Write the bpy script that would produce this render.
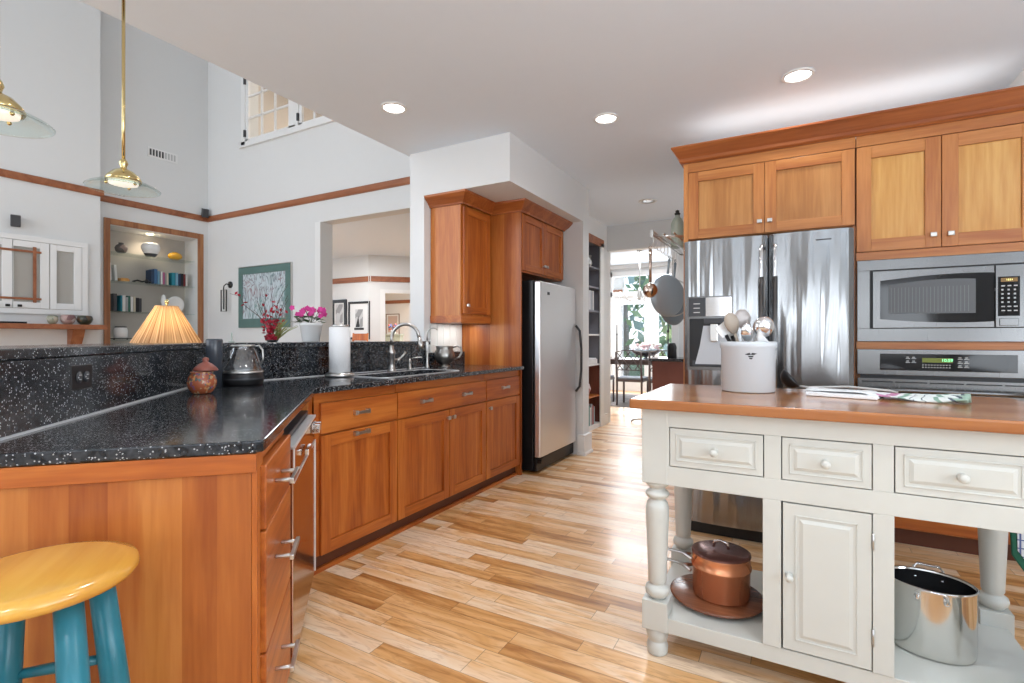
import bpy, bmesh, math, random
from mathutils import Vector, Matrix
random.seed(7)
PI = math.pi
for o in list(bpy.data.objects):
    bpy.data.objects.remove(o)
SC = bpy.context.scene
COL = SC.collection

# ------------------------------------------------------------------ camera
cam_d = bpy.data.cameras.new('camera'); cam = bpy.data.objects.new('camera', cam_d); COL.objects.link(cam)
cam.location = (0, 0, 1.15)
cam.rotation_euler = (math.radians(90), 0, math.radians(29.01))
cam_d.sensor_width = 36.0; cam_d.lens = 36.0 * 508.5 / 1024
cam_d.shift_y = -(341.5 - 338) / 1024.0
cam_d.clip_start = 0.02; cam_d.clip_end = 200
SC.camera = cam
# ------------------------------------------------------------------ world, exposure
W = bpy.data.worlds.new('sky'); SC.world = W; W.use_nodes = True
wn = W.node_tree.nodes; wl = W.node_tree.links
bg = wn['Background']
tc = wn.new('ShaderNodeTexCoord'); sp = wn.new('ShaderNodeSeparateXYZ'); rp = wn.new('ShaderNodeValToRGB')
wl.new(tc.outputs['Generated'], sp.inputs[0]); wl.new(sp.outputs['Z'], rp.inputs['Fac'])
rp.color_ramp.elements[0].position = 0.0; rp.color_ramp.elements[0].color = (0.95, 0.97, 1, 1)
rp.color_ramp.elements[1].position = 0.6; rp.color_ramp.elements[1].color = (0.45, 0.65, 1, 1)
wl.new(rp.outputs['Color'], bg.inputs['Color']); bg.inputs['Strength'].default_value = 1.6
SC.view_settings.view_transform = 'Standard'; SC.view_settings.look = 'None'
SC.view_settings.gamma = 1.0; SC.view_settings.use_curve_mapping = False
SC.view_settings.exposure = 0.2

def area(name, loc, rot, sx, sy, power, color=(1, 1, 1), spread=180):
    l = bpy.data.lights.new(name, 'AREA'); l.shape = 'RECTANGLE'; l.size = sx; l.size_y = sy
    l.energy = power; l.color = color; l.spread = math.radians(spread)
    o = bpy.data.objects.new(name, l); COL.objects.link(o); o.location = loc; o.rotation_euler = rot
    return o
R90 = PI / 2
# area fills added at unseen windows, tilted upward, then the french door daylight
area('great_room_window_fill', (-5.4, -2.86, 2.9), (R90 + .12, 0, 0), 4.2, 4.6, 138, (0.87, 0.935, 1.0))
for wx in (-0.6, 0.4, 1.4):
    area('kitchen_window_fill', (wx, -2.5, 1.55), (R90 + .9, 0, 0), 0.55, 1.4, 10.5, (0.84, 0.92, 1.0))  # added fill in narrow panels: stripes in the steel, upward light on the ceiling
area('kitchen_side_window_fill', (2.46, 0.2, 1.45), (R90 + .85, 0, R90), 2.6, 1.9, 80, (0.84, 0.92, 1.0))  # side window is assumed; this added fill lifts ceiling and soffit
area('french_door_light', (-2.75, 11.3, 1.45), (-R90, 0, 0), 2.3, 2.4, 130, (0.9, 0.95, 1.0))
area('far_room_fill', (-7.0, 6.3, 2.84), (0, 0, 0), 1.6, 1.6, 60, (0.95, 0.97, 1.0))  # ceiling-level fills added to brighten the far room and hall room
area('hall_room_fill', (-9.0, 11.2, 2.8), (0, 0, 0), 1.6, 1.6, 190, (1.0, 0.99, 0.97))
area('upstairs_light', (-6.2, 6.2, 5.8), (0, 0, 0), 1.6, 1.2, 60, (1.0, 0.9, 0.78))

# strip lights lying on top of the cabinets, and an overhead fill added for the dining room
area('cabinet_top_strip', (0.2, 3.82, 2.44), (PI, 0, 0), 1.6, 0.3, 1.8, (1.0, 0.97, 0.93))
area('under_cabinet_light', (-2.46, 3.53, 1.266), (0, 0, 0), 0.1, 0.35, 0.9, (1.0, 0.98, 0.95))
area('dining_fill', (-2.45, 9.0, 2.68), (0, 0, 0), 1.2, 1.2, 90, (0.95, 0.97, 1.0))
# ------------------------------------------------------------------ materials
def newmat(name):
    m = bpy.data.materials.new(name); m.use_nodes = True
    return m, m.node_tree.nodes, m.node_tree.links, m.node_tree.nodes['Principled BSDF']
def mat(name, col, rough=0.5, metal=0.0, spec=0.5, coat=0.0, noise=0.0, nscale=12.0, bump=0.0, bscale=40.0, emit=None, estr=0.0, trans=0.0, ior=1.45, alpha=1.0):
    m, n, l, b = newmat(name)
    b.inputs['Base Color'].default_value = (*col, 1); b.inputs['Roughness'].default_value = rough
    b.inputs['Metallic'].default_value = metal; b.inputs['Specular IOR Level'].default_value = spec
    b.inputs['Coat Weight'].default_value = coat; b.inputs['Coat Roughness'].default_value = 0.08
    b.inputs['Transmission Weight'].default_value = trans; b.inputs['IOR'].default_value = ior
    tcn = n.new('ShaderNodeTexCoord')
    nz = n.new('ShaderNodeTexNoise'); nz.inputs['Scale'].default_value = nscale; nz.inputs['Detail'].default_value = 4
    l.new(tcn.outputs['Object'], nz.inputs['Vector'])
    mx = n.new('ShaderNodeMixRGB'); mx.blend_type = 'MULTIPLY'; mx.inputs['Fac'].default_value = max(noise, 0.02)
    mx.inputs['Color1'].default_value = (*col, 1); l.new(nz.outputs['Fac'], mx.inputs['Color2'])
    l.new(mx.outputs['Color'], b.inputs['Base Color'])
    if bump:
        n2 = n.new('ShaderNodeTexNoise'); n2.inputs['Scale'].default_value = bscale; l.new(tcn.outputs['Object'], n2.inputs['Vector'])
        bp = n.new('ShaderNodeBump'); bp.inputs['Strength'].default_value = bump; bp.inputs['Distance'].default_value = 0.01
        l.new(n2.outputs['Fac'], bp.inputs['Height']); l.new(bp.outputs['Normal'], b.inputs['Normal'])
    if emit:
        b.inputs['Emission Color'].default_value = (*emit, 1); b.inputs['Emission Strength'].default_value = estr
    return m
def wood(name, c1, c2, c3, axis='Z', scale=9.0, rough=0.38, coat=0.12, stave=0.0, sax=None):
    """grained timber: grain runs along the axis; stave > 0 glues boards of that width, each of its own tone"""
    m, n, l, b = newmat(name)
    tcn = n.new('ShaderNodeTexCoord'); mp = n.new('ShaderNodeMapping')
    st = {'X': (0.07, 1, 1), 'Y': (1, 0.07, 1), 'Z': (1, 1, 0.07)}[axis]
    mp.inputs['Scale'].default_value = tuple(s * scale for s in st)
    oi = n.new('ShaderNodeObjectInfo'); ad = n.new('ShaderNodeVectorMath'); ad.operation = 'ADD'
    cb = n.new('ShaderNodeCombineXYZ'); mu = n.new('ShaderNodeMath'); mu.operation = 'MULTIPLY'; mu.inputs[1].default_value = 11.0
    l.new(oi.outputs['Random'], mu.inputs[0])
    for i in range(3): l.new(mu.outputs[0], cb.inputs[i])
    l.new(tcn.outputs['Object'], ad.inputs[0]); l.new(cb.outputs[0], ad.inputs[1]); l.new(ad.outputs[0], mp.inputs['Vector'])
    nz = n.new('ShaderNodeTexNoise'); nz.inputs['Scale'].default_value = 1.0; nz.inputs['Detail'].default_value = 5; nz.inputs['Distortion'].default_value = 0.9
    l.new(mp.outputs[0], nz.inputs['Vector'])
    n3 = n.new('ShaderNodeTexNoise'); n3.inputs['Scale'].default_value = 9.0; n3.inputs['Detail'].default_value = 3
    l.new(mp.outputs[0], n3.inputs['Vector'])
    mm = n.new('ShaderNodeMixRGB'); mm.inputs['Fac'].default_value = 0.3
    l.new(nz.outputs['Fac'], mm.inputs['Color1']); l.new(n3.outputs['Fac'], mm.inputs['Color2'])
    src = mm.outputs['Color']
    if stave:
        sx = n.new('ShaderNodeSeparateXYZ'); l.new(tcn.outputs['Object'], sx.inputs[0])
        dv = n.new('ShaderNodeMath'); dv.operation = 'DIVIDE'; dv.inputs[1].default_value = stave
        l.new(sx.outputs[sax or ('Y' if axis == 'X' else 'X')], dv.inputs[0])
        fl = n.new('ShaderNodeMath'); fl.operation = 'FLOOR'; l.new(dv.outputs[0], fl.inputs[0])
        wnz = n.new('ShaderNodeTexWhiteNoise'); wnz.noise_dimensions = '1D'; l.new(fl.outputs[0], wnz.inputs['W'])
        m4 = n.new('ShaderNodeMixRGB'); m4.inputs['Fac'].default_value = 0.33
        mr = n.new('ShaderNodeMapRange'); mr.inputs['To Min'].default_value = 0.25; mr.inputs['To Max'].default_value = 0.75
        l.new(wnz.outputs['Value'], mr.inputs['Value'])
        l.new(src, m4.inputs['Color1']); l.new(mr.outputs[0], m4.inputs['Color2']); src = m4.outputs['Color']
    r = n.new('ShaderNodeValToRGB'); e = r.color_ramp.elements
    e[0].position = 0.37; e[0].color = (*c1, 1); e[1].position = 0.64; e[1].color = (*c3, 1)
    k = e.new(0.5); k.color = (*c2, 1)
    l.new(src, r.inputs['Fac'])
    l.new(r.outputs['Color'], b.inputs['Base Color'])
    b.inputs['Roughness'].default_value = rough; b.inputs['Coat Weight'].default_value = coat; b.inputs['Coat Roughness'].default_value = 0.15
    return m
def steel(name, col=(0.19, 0.19, 0.19), rough=0.22, wave=0.0, axis='X', aniso=0.0, wscale=9):
    m, n, l, b = newmat(name)
    b.inputs['Base Color'].default_value = (*col, 1); b.inputs['Metallic'].default_value = 1.0; b.inputs['Roughness'].default_value = rough
    tcn = n.new('ShaderNodeTexCoord'); mp = n.new('ShaderNodeMapping')
    mp.inputs['Scale'].default_value = {'X': (1, 0.02, 0.05), 'Z': (0.02, 0.02, 1)}[axis]
    l.new(tcn.outputs['Object'], mp.inputs['Vector'])
    fine = n.new('ShaderNodeTexNoise'); fine.inputs['Scale'].default_value = 260
    l.new(mp.outputs[0], fine.inputs['Vector'])
    mr = n.new('ShaderNodeMapRange'); mr.inputs['To Min'].default_value = rough * 0.8; mr.inputs['To Max'].default_value = rough * 1.3
    l.new(fine.outputs['Fac'], mr.inputs['Value']); l.new(mr.outputs[0], b.inputs['Roughness'])
    if wave:
        nz = n.new('ShaderNodeTexNoise'); nz.inputs['Scale'].default_value = wscale; nz.inputs['Detail'].default_value = 1.5
        mp2 = n.new('ShaderNodeMapping'); mp2.inputs['Scale'].default_value = (1, 0.2, 0.1) if axis == 'X' else (.1, .1, 1)
        l.new(tcn.outputs['Object'], mp2.inputs['Vector']); l.new(mp2.outputs[0], nz.inputs['Vector'])
        bp = n.new('ShaderNodeBump'); bp.inputs['Strength'].default_value = 1.0; bp.inputs['Distance'].default_value = wave
        l.new(nz.outputs['Fac'], bp.inputs['Height']); l.new(bp.outputs['Normal'], b.inputs['Normal'])
    return m
def pane(name, tint=(1, 1, 1), gloss=0.03, rough=0.02):
    m, n, l, b = newmat(name)
    n.remove(b); out = n['Material Output']
    t = n.new('ShaderNodeBsdfTransparent'); t.inputs['Color'].default_value = (*tint, 1)
    g = n.new('ShaderNodeBsdfGlossy'); g.inputs['Roughness'].default_value = rough
    fr = n.new('ShaderNodeLayerWeight'); fr.inputs['Blend'].default_value = 0.5
    pw = n.new('ShaderNodeMath'); pw.operation = 'POWER'; pw.inputs[1].default_value = 4.0; l.new(fr.outputs['Facing'], pw.inputs[0])
    ad = n.new('ShaderNodeMath'); ad.operation = 'MULTIPLY_ADD'; ad.inputs[1].default_value = 0.6; ad.inputs[2].default_value = gloss; ad.use_clamp = True
    l.new(pw.outputs[0], ad.inputs[0])
    mx = n.new('ShaderNodeMixShader'); l.new(ad.outputs[0], mx.inputs[0]); l.new(t.outputs[0], mx.inputs[1]); l.new(g.outputs[0], mx.inputs[2])
    l.new(mx.outputs[0], out.inputs['Surface'])
    return m
def granite():
    m, n, l, b = newmat('black_granite')
    tcn = n.new('ShaderNodeTexCoord')
    v = n.new('ShaderNodeTexVoronoi'); v.inputs['Scale'].default_value = 230; l.new(tcn.outputs['Object'], v.inputs['Vector'])
    sep = n.new('ShaderNodeSeparateColor'); l.new(v.outputs['Color'], sep.inputs[0])
    # a cell is a speck when its random tone is high, its size follows the distance
    thr = n.new('ShaderNodeMath'); thr.operation = 'GREATER_THAN'; thr.inputs[1].default_value = 0.84; l.new(sep.outputs[0], thr.inputs[0])
    d = n.new('ShaderNodeMath'); d.operation = 'LESS_THAN'; d.inputs[1].default_value = 0.42; l.new(v.outputs['Distance'], d.inputs[0])
    mu = n.new('ShaderNodeMath'); mu.operation = 'MULTIPLY'; l.new(thr.outputs[0], mu.inputs[0]); l.new(d.outputs[0], mu.inputs[1])
    nz = n.new('ShaderNodeTexNoise'); nz.inputs['Scale'].default_value = 60; nz.inputs['Detail'].default_value = 4; l.new(tcn.outputs['Object'], nz.inputs['Vector'])
    r = n.new('ShaderNodeValToRGB'); e = r.color_ramp.elements
    e[0].position = 0.35; e[0].color = (0.004, 0.005, 0.007, 1); e[1].position = 0.75; e[1].color = (0.05, 0.055, 0.062, 1)
    l.new(nz.outputs['Fac'], r.inputs['Fac'])
    mx = n.new('ShaderNodeMixRGB'); l.new(mu.outputs[0], mx.inputs['Fac']); l.new(r.outputs['Color'], mx.inputs['Color1']); mx.inputs['Color2'].default_value = (0.42, 0.43, 0.44, 1)
    l.new(mx.outputs['Color'], b.inputs['Base Color'])
    b.inputs['Roughness'].default_value = 0.12; b.inputs['Specular IOR Level'].default_value = 0.6
    return m
def plank_floor():
    m, n, l, b = newmat('acacia_planks')
    tcn = n.new('ShaderNodeTexCoord'); s = n.new('ShaderNodeSeparateXYZ'); l.new(tcn.outputs['Object'], s.inputs[0])
    def M(op, a, bb=None):
        q = n.new('ShaderNodeMath'); q.operation = op
        for i, v in enumerate((a, bb)):
            if v is None: continue
            if isinstance(v, (int, float)): q.inputs[i].default_value = v
            else: l.new(v, q.inputs[i])
        return q.outputs[0]
    wy = 0.076
    ry = M('DIVIDE', s.outputs['Y'], wy); row = M('FLOOR', ry); fy = M('FRACT', ry)
    wn1 = n.new('ShaderNodeTexWhiteNoise'); wn1.noise_dimensions = '1D'; l.new(row, wn1.inputs['W'])
    ln = M('ADD', M('MULTIPLY', wn1.outputs['Value'], 0.5), 0.45)
    off = M('MULTIPLY', wn1.outputs['Value'], 37.7)
    rx = M('DIVIDE', M('ADD', s.outputs['X'], off), ln); ix = M('FLOOR', rx); fx = M('FRACT', rx)
    cb = n.new('ShaderNodeCombineXYZ'); l.new(ix, cb.inputs[0]); l.new(row, cb.inputs[1])
    wn2 = n.new('ShaderNodeTexWhiteNoise'); wn2.noise_dimensions = '3D'; l.new(cb.outputs[0], wn2.inputs['Vector'])
    # grain with a per-plank offset
    ad = n.new('ShaderNodeVectorMath'); ad.operation = 'ADD'; sc = n.new('ShaderNodeVectorMath'); sc.operation = 'SCALE'; sc.inputs['Scale'].default_value = 30
    l.new(wn2.outputs['Color'], sc.inputs[0]); l.new(tcn.outputs['Object'], ad.inputs[0]); l.new(sc.outputs[0], ad.inputs[1])
    mp = n.new('ShaderNodeMapping'); mp.inputs['Scale'].default_value = (1.5, 10, 1); l.new(ad.outputs[0], mp.inputs['Vector'])
    nz = n.new('ShaderNodeTexNoise'); nz.inputs['Scale'].default_value = 1.2; nz.inputs['Detail'].default_value = 6; nz.inputs['Distortion'].default_value = 1.4
    l.new(mp.outputs[0], nz.inputs['Vector'])
    mix = M('ADD', M('ADD', M('MULTIPLY', wn2.outputs['Value'], 0.58), M('MULTIPLY', nz.outputs['Fac'], 0.85)), -0.06)
    r = n.new('ShaderNodeValToRGB'); e = r.color_ramp.elements
    tones = [(0.22, (0.30, 0.11, 0.03)), (0.38, (0.54, 0.25, 0.075)), (0.52, (0.72, 0.385, 0.145)), (0.68, (0.82, 0.505, 0.25)), (0.92, (0.89, 0.68, 0.48))]
    e[0].position, e[0].color = tones[0][0], (*tones[0][1], 1); e[1].position, e[1].color = tones[-1][0], (*tones[-1][1], 1)
    for p, c in tones[1:-1]:
        k = e.new(p); k.color = (*c, 1)
    l.new(mix, r.inputs['Fac'])
    # dark figure lines in the grain
    wv = n.new('ShaderNodeTexNoise'); wv.inputs['Scale'].default_value = 3.6; wv.inputs['Detail'].default_value = 3; wv.inputs['Distortion'].default_value = 2.0
    l.new(mp.outputs[0], wv.inputs['Vector'])
    r2 = n.new('ShaderNodeValToRGB'); r2.color_ramp.elements[0].position = 0.36; r2.color_ramp.elements[0].color = (0.55, 0.40, 0.30, 1)
    r2.color_ramp.elements[1].position = 0.5; r2.color_ramp.elements[1].color = (1, 1, 1, 1); l.new(wv.outputs['Fac'], r2.inputs['Fac'])
    mg = n.new('ShaderNodeMixRGB'); mg.blend_type = 'MULTIPLY'; mg.inputs['Fac'].default_value = 0.4
    l.new(r.outputs['Color'], mg.inputs['Color1']); l.new(r2.outputs['Color'], mg.inputs['Color2'])
    # seams
    ey = M('LESS_THAN', M('MINIMUM', fy, M('SUBTRACT', 1, fy)), 0.012); ex = M('LESS_THAN', M('MULTIPLY', M('MINIMUM', fx, M('SUBTRACT', 1, fx)), ln), 0.0012)
    seam = M('MULTIPLY', M('MAXIMUM', ey, ex), 0.6)
    ms = n.new('ShaderNodeMixRGB'); l.new(seam, ms.inputs['Fac']); l.new(mg.outputs['Color'], ms.inputs['Color1']); ms.inputs['Color2'].default_value = (0.1, 0.04, 0.02, 1)
    l.new(ms.outputs['Color'], b.inputs['Base Color'])
    b.inputs['Roughness'].default_value = 0.34; b.inputs['Coat Weight'].default_value = 0.15; b.inputs['Coat Roughness'].default_value = 0.12
    bp = n.new('ShaderNodeBump'); bp.inputs['Strength'].default_value = 0.08; bp.inputs['Distance'].default_value = 0.01
    l.new(nz.outputs['Fac'], bp.inputs['Height']); l.new(bp.outputs['Normal'], b.inputs['Normal'])
    return m
M = {}
M['wall'] = mat('wall_paint', (0.74, 0.745, 0.74), 0.7, noise=0.02)
M['ceil'] = mat('ceiling_paint', (0.80, 0.875, 0.96), 0.8, noise=0.02)
M['trimw'] = mat('white_trim_paint', (0.82, 0.82, 0.81), 0.4)
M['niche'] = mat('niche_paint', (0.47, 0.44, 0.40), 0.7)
M['kglass'] = pane('kettle_glass', (0.96, 0.97, 0.98), 0.2)
CH = ((0.30, 0.064, 0.008), (0.44, 0.112, 0.015), (0.56, 0.175, 0.029))
CR = ((0.25, 0.060, 0.012), (0.34, 0.092, 0.020), (0.44, 0.14, 0.035))
M['cherry'] = wood('cherry_vertical', *CH, 'Z')
M['cherryh'] = wood('cherry_horizontal', *CH, 'X')
M['cherrys'] = wood('cherry_boards', (0.32, 0.075, 0.010), (0.47, 0.14, 0.022), (0.62, 0.25, 0.055), 'Z', stave=0.085)
M['cherrye'] = wood('cherry_end_boards', (0.29, 0.065, 0.009), (0.41, 0.115, 0.019), (0.53, 0.19, 0.040), 'Z', stave=0.07, sax='Y')
M['crown'] = wood('crown_wood', *CR, 'X')
M['cherryy'] = wood('cherry_crosswise', *CH, 'Y')
M['nichew'] = wood('niche_casing_wood', (0.24, 0.085, 0.03), (0.34, 0.135, 0.05), (0.42, 0.19, 0.075), 'Z')
HM = ((0.50, 0.21, 0.055), (0.62, 0.30, 0.09), (0.72, 0.40, 0.14))
M['honey'] = wood('honey_panel', (0.48, 0.20, 0.038), (0.60, 0.29, 0.065), (0.70, 0.39, 0.115), 'Z', scale=7)
M['honeyf'] = wood('honey_frame', *((0.38, 0.115, 0.024), (0.48, 0.175, 0.042), (0.58, 0.24, 0.068)), 'Z')
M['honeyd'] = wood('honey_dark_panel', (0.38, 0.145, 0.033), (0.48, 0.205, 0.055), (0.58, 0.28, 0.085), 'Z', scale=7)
M['honeyh'] = wood('honey_rail', *((0.38, 0.115, 0.024), (0.48, 0.175, 0.042), (0.58, 0.24, 0.068)), 'X')
M['railw'] = wood('picture_rail_wood', (0.24, 0.075, 0.028), (0.31, 0.105, 0.042), (0.38, 0.14, 0.06), 'X', rough=0.45, coat=0.1)
M['walnut'] = wood('dark_turned_wood', (0.11, 0.035, 0.015), (0.18, 0.06, 0.028), (0.27, 0.10, 0.045), 'X', rough=0.25)
M['butcher'] = wood('butcher_block', (0.27, 0.082, 0.023), (0.38, 0.14, 0.04), (0.52, 0.245, 0.075), 'X', scale=6, stave=0.11, rough=0.22, coat=0.5)
M['seat'] = wood('amber_seat', (0.56, 0.25, 0.032), (0.66, 0.33, 0.05), (0.74, 0.41, 0.075), 'X', scale=4, rough=0.2, coat=0.5)
M['teal'] = mat('teal_paint', (0.025, 0.20, 0.26), 0.3, noise=0.3, nscale=18)
M['granite'] = granite()
M['floor'] = plank_floor()
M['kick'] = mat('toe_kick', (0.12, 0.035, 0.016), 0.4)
M['steel'] = steel('brushed_steel', rough=0.24)
M['steelv'] = steel('fridge_steel', (0.33, 0.335, 0.34), 0.19, wave=0.035, axis='X', wscale=9)
M['steels'] = steel('freezer_steel', (0.85, 0.855, 0.86), 0.36)
M['chrome'] = mat('chrome', (0.82, 0.82, 0.83), 0.08, 1.0)
M['nickel'] = mat('brushed_nickel', (0.60, 0.59, 0.57), 0.28, 1.0)
M['pewter'] = mat('pewter', (0.38, 0.37, 0.35), 0.3, 1.0, bump=0.1)
M['black'] = mat('black_plastic', (0.010, 0.010, 0.011), 0.3)
M['blackg'] = mat('black_gloss', (0.006, 0.006, 0.007), 0.06)
M['dark'] = mat('dark_grey', (0.05, 0.052, 0.058), 0.45)
M['brass'] = mat('polished_brass', (0.72, 0.58, 0.28), 0.14, 1.0)
M['cream'] = mat('cream_paint', (0.62, 0.62, 0.565), 0.35, noise=0.06, nscale=8)
M['white'] = mat('white_glaze', (0.80, 0.80, 0.79), 0.25)
M['paper'] = mat('paper', (0.82, 0.82, 0.82), 0.85, bump=0.3, bscale=90)
M['bright'] = mat('satin_bright_trim', (.75, .75, .75), .4, .5)
M['copper'] = mat('copper', (0.80, 0.34, 0.17), 0.24, 0.7, bump=0.05, bscale=30)
M['copperd'] = mat('copper_lid', (0.22, 0.10, 0.085), 0.25, 0.6)
M['glass'] = pane('clear_glass')
M['glassg'] = pane('green_edge_glass', (0.93, 0.98, 0.97), 0.03)
M['window'] = pane('window_glass', (0.97, 0.98, 0.99), 0.04)
M['red'] = mat('crimson', (0.34, 0.012, 0.03), 0.5)
M['pink'] = mat('magenta_petal', (0.68, 0.05, 0.30), 0.5)
M['leaf'] = mat('leaf_green', (0.03, 0.09, 0.03), 0.5)
M['grass'] = mat('olive_grass', (0.25, 0.27, 0.08), 0.6)
M['twig'] = mat('twig', (0.09, 0.04, 0.03), 0.7)
def multi(name, base, cols, scale, thr=0.5, rough=0.3):
    """glazed pottery: voronoi patches of several glaze colours"""
    m, n, l, b = newmat(name)
    tcn = n.new('ShaderNodeTexCoord'); v = n.new('ShaderNodeTexVoronoi'); v.inputs['Scale'].default_value = scale
    l.new(tcn.outputs['Object'], v.inputs['Vector']); s = n.new('ShaderNodeSeparateColor'); l.new(v.outputs['Color'], s.inputs[0])
    r = n.new('ShaderNodeValToRGB'); r.color_ramp.interpolation = 'CONSTANT'
    e = r.color_ramp.elements; e[0].color = (*base, 1); e[0].position = 0; e[1].position = thr; e[1].color = (*cols[0], 1)
    for i, c in enumerate(cols[1:]):
        k = e.new(thr + (1 - thr) * (i + 1) / len(cols)); k.color = (*c, 1)
    l.new(s.outputs[0], r.inputs['Fac']); l.new(r.outputs['Color'], b.inputs['Base Color']); b.inputs['Roughness'].default_value = rough
    return m
# ------------------------------------------------------------------ mesh helpers
class MB:
    def __init__(s): s.bm = bmesh.new(); s.mats = []
    def mi(s, m):
        if m not in s.mats: s.mats.append(m)
        return s.mats.index(m)
    def faces(s, fs, m, smooth=False):
        i = s.mi(m)
        for f in fs: f.material_index = i; f.smooth = smooth
    def box(s, x0, x1, y0, y1, z0, z1, m):
        v = [s.bm.verts.new((x, y, z)) for x in (x0, x1) for y in (y0, y1) for z in (z0, z1)]
        q = [(0, 1, 3, 2), (4, 6, 7, 5), (0, 4, 5, 1), (2, 3, 7, 6), (0, 2, 6, 4), (1, 5, 7, 3)]
        s.faces([s.bm.faces.new([v[i] for i in f]) for f in q], m); return s
    def prism(s, pts, z0, z1, m):
        """polygon (ccw, x y) extruded from z0 to z1"""
        a = [s.bm.verts.new((x, y, z0)) for x, y in pts]; b = [s.bm.verts.new((x, y, z1)) for x, y in pts]
        k = len(pts); fs = [s.bm.faces.new(a[::-1]), s.bm.faces.new(b)]
        for i in range(k): fs.append(s.bm.faces.new([a[i], a[(i + 1) % k], b[(i + 1) % k], b[i]]))
        s.faces(fs, m); return s
    def extrude(s, pts, d, m, smooth=False):
        """3-D polygon pushed along vector d"""
        a = [s.bm.verts.new(p) for p in pts]; b = [s.bm.verts.new(Vector(p) + Vector(d)) for p in pts]
        k = len(pts); fs = [s.bm.faces.new(a[::-1]), s.bm.faces.new(b)]
        s.faces(fs, m)
        s.faces([s.bm.faces.new([a[i], a[(i + 1) % k], b[(i + 1) % k], b[i]]) for i in range(k)], m, smooth); return s
    def tube(s, pts, r, m, n=10, closed=False, cap=True):
        pts = [Vector(p) for p in pts]; k = len(pts)
        rr = r if isinstance(r, (list, tuple)) else [r] * k
        rings = []; ref = None
        for i, p in enumerate(pts):
            if closed: t = pts[(i + 1) % k] - pts[i - 1]
            else: t = pts[min(i + 1, k - 1)] - pts[max(i - 1, 0)]
            t.normalize()
            if ref is None:
                ref = t.orthogonal().normalized()
            else:
                ref = (ref - t * ref.dot(t))
                ref = ref.normalized() if ref.length > 1e-6 else t.orthogonal().normalized()
            b = t.cross(ref)
            rings.append([s.bm.verts.new(p + (ref * math.cos(2 * PI * j / n) + b * math.sin(2 * PI * j / n)) * rr[i]) for j in range(n)])
        fs = []
        for i in range(k if closed else k - 1):
            A, B = rings[i], rings[(i + 1) % k]
            for j in range(n): fs.append(s.bm.faces.new([A[j], A[(j + 1) % n], B[(j + 1) % n], B[j]]))
        s.faces(fs, m, True)
        if not closed and cap:
            s.faces([s.bm.faces.new(rings[0][::-1]), s.bm.faces.new(rings[-1])], m)
        return s
    def lathe(s, prof, m, c=(0, 0, 0), n=32, sx=1.0, sy=1.0, close=True, axis='Z', pleat=0.0, np_=0):
        """profile of (radius, height) turned about an axis"""
        rings = []
        for r, z in prof:
            ring = []
            for j in range(n):
                a = 2 * PI * j / n; q = r * (1 + (pleat if (np_ and j % 2) else 0))
                x, y = q * math.cos(a) * sx, q * math.sin(a) * sy
                p = (x, y, z) if axis == 'Z' else ((z, x, y) if axis == 'X' else (y, z, x))
                ring.append(s.bm.verts.new((p[0] + c[0], p[1] + c[1], p[2] + c[2])))
            rings.append(ring)
        fs = []
        for A, B in zip(rings, rings[1:]):
            for j in range(n): fs.append(s.bm.faces.new([A[j], A[(j + 1) % n], B[(j + 1) % n], B[j]]))
        s.faces(fs, m, True)
        if close:
            cf = []
            if prof[0][0] > 1e-5: cf.append(s.bm.faces.new(rings[0][::-1]))
            if prof[-1][0] > 1e-5: cf.append(s.bm.faces.new(rings[-1]))
            s.faces(cf, m)
        return s
    def ball(s, c, r, m, sx=1, sy=1, sz=1, n=16):
        prof = [(max(1e-4, math.sin(PI * i / 10)) * r, -math.cos(PI * i / 10) * r * sz) for i in range(11)]
        return s.lathe(prof, m, c, n, sx, sy)
    def grid(s, fn, nu, nv, m, thick=0.0):
        v = [[s.bm.verts.new(fn(i / nu, j / nv)) for j in range(nv + 1)] for i in range(nu + 1)]
        s.faces([s.bm.faces.new([v[i][j], v[i + 1][j], v[i + 1][j + 1], v[i][j + 1]]) for i in range(nu) for j in range(nv)], m, True); return s
    def sweep(s, path, prof, m, closed=False):
        """profile (outward, z) swept along a horizontal path; outward = right-hand side of travel"""
        P = [Vector((x, y)) for x, y in path]; k = len(P); rings = []
        for i in range(k):
            d0 = (P[i] - P[i - 1]).normalized() if (i > 0 or closed) else (P[1] - P[0]).normalized()
            d1 = (P[(i + 1) % k] - P[i]).normalized() if (i < k - 1 or closed) else d0
            n0 = Vector((d0.y, -d0.x)); n1 = Vector((d1.y, -d1.x)); t = (n0 + n1).normalized(); t = t / max(0.2, t.dot(n0))
            rings.append([s.bm.verts.new((P[i].x + t.x * o, P[i].y + t.y * o, z)) for o, z in prof])
        q = len(prof); fs = []
        for i in range(k if closed else k - 1):
            A, B = rings[i], rings[(i + 1) % k]
            for j in range(q): fs.append(s.bm.faces.new([A[j], B[j], B[(j + 1) % q], A[(j + 1) % q]]))
        if not closed: fs += [s.bm.faces.new(rings[0]), s.bm.faces.new(rings[-1][::-1])]
        s.faces(fs, m); return s
    def xf(s, mtx): bmesh.ops.transform(s.bm, matrix=mtx, verts=s.bm.verts); return s
    def build(s, name, parent=None, bevel=0.0, label=None, solid=0.0, loc=None):
        bmesh.ops.recalc_face_normals(s.bm, faces=s.bm.faces)
        me = bpy.data.meshes.new(name); s.bm.to_mesh(me); s.bm.free()
        for m in s.mats: me.materials.append(m)
        o = bpy.data.objects.new(name, me); COL.objects.link(o)
        if parent: o.parent = parent
        if loc: o.location = loc
        if solid:
            q = o.modifiers.new('Solid', 'SOLIDIFY'); q.thickness = solid; q.offset = 0
        if bevel:
            q = o.modifiers.new('Bevel', 'BEVEL'); q.width = bevel; q.segments = 2; q.limit_method = 'ANGLE'; q.angle_limit = math.radians(40)
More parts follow.
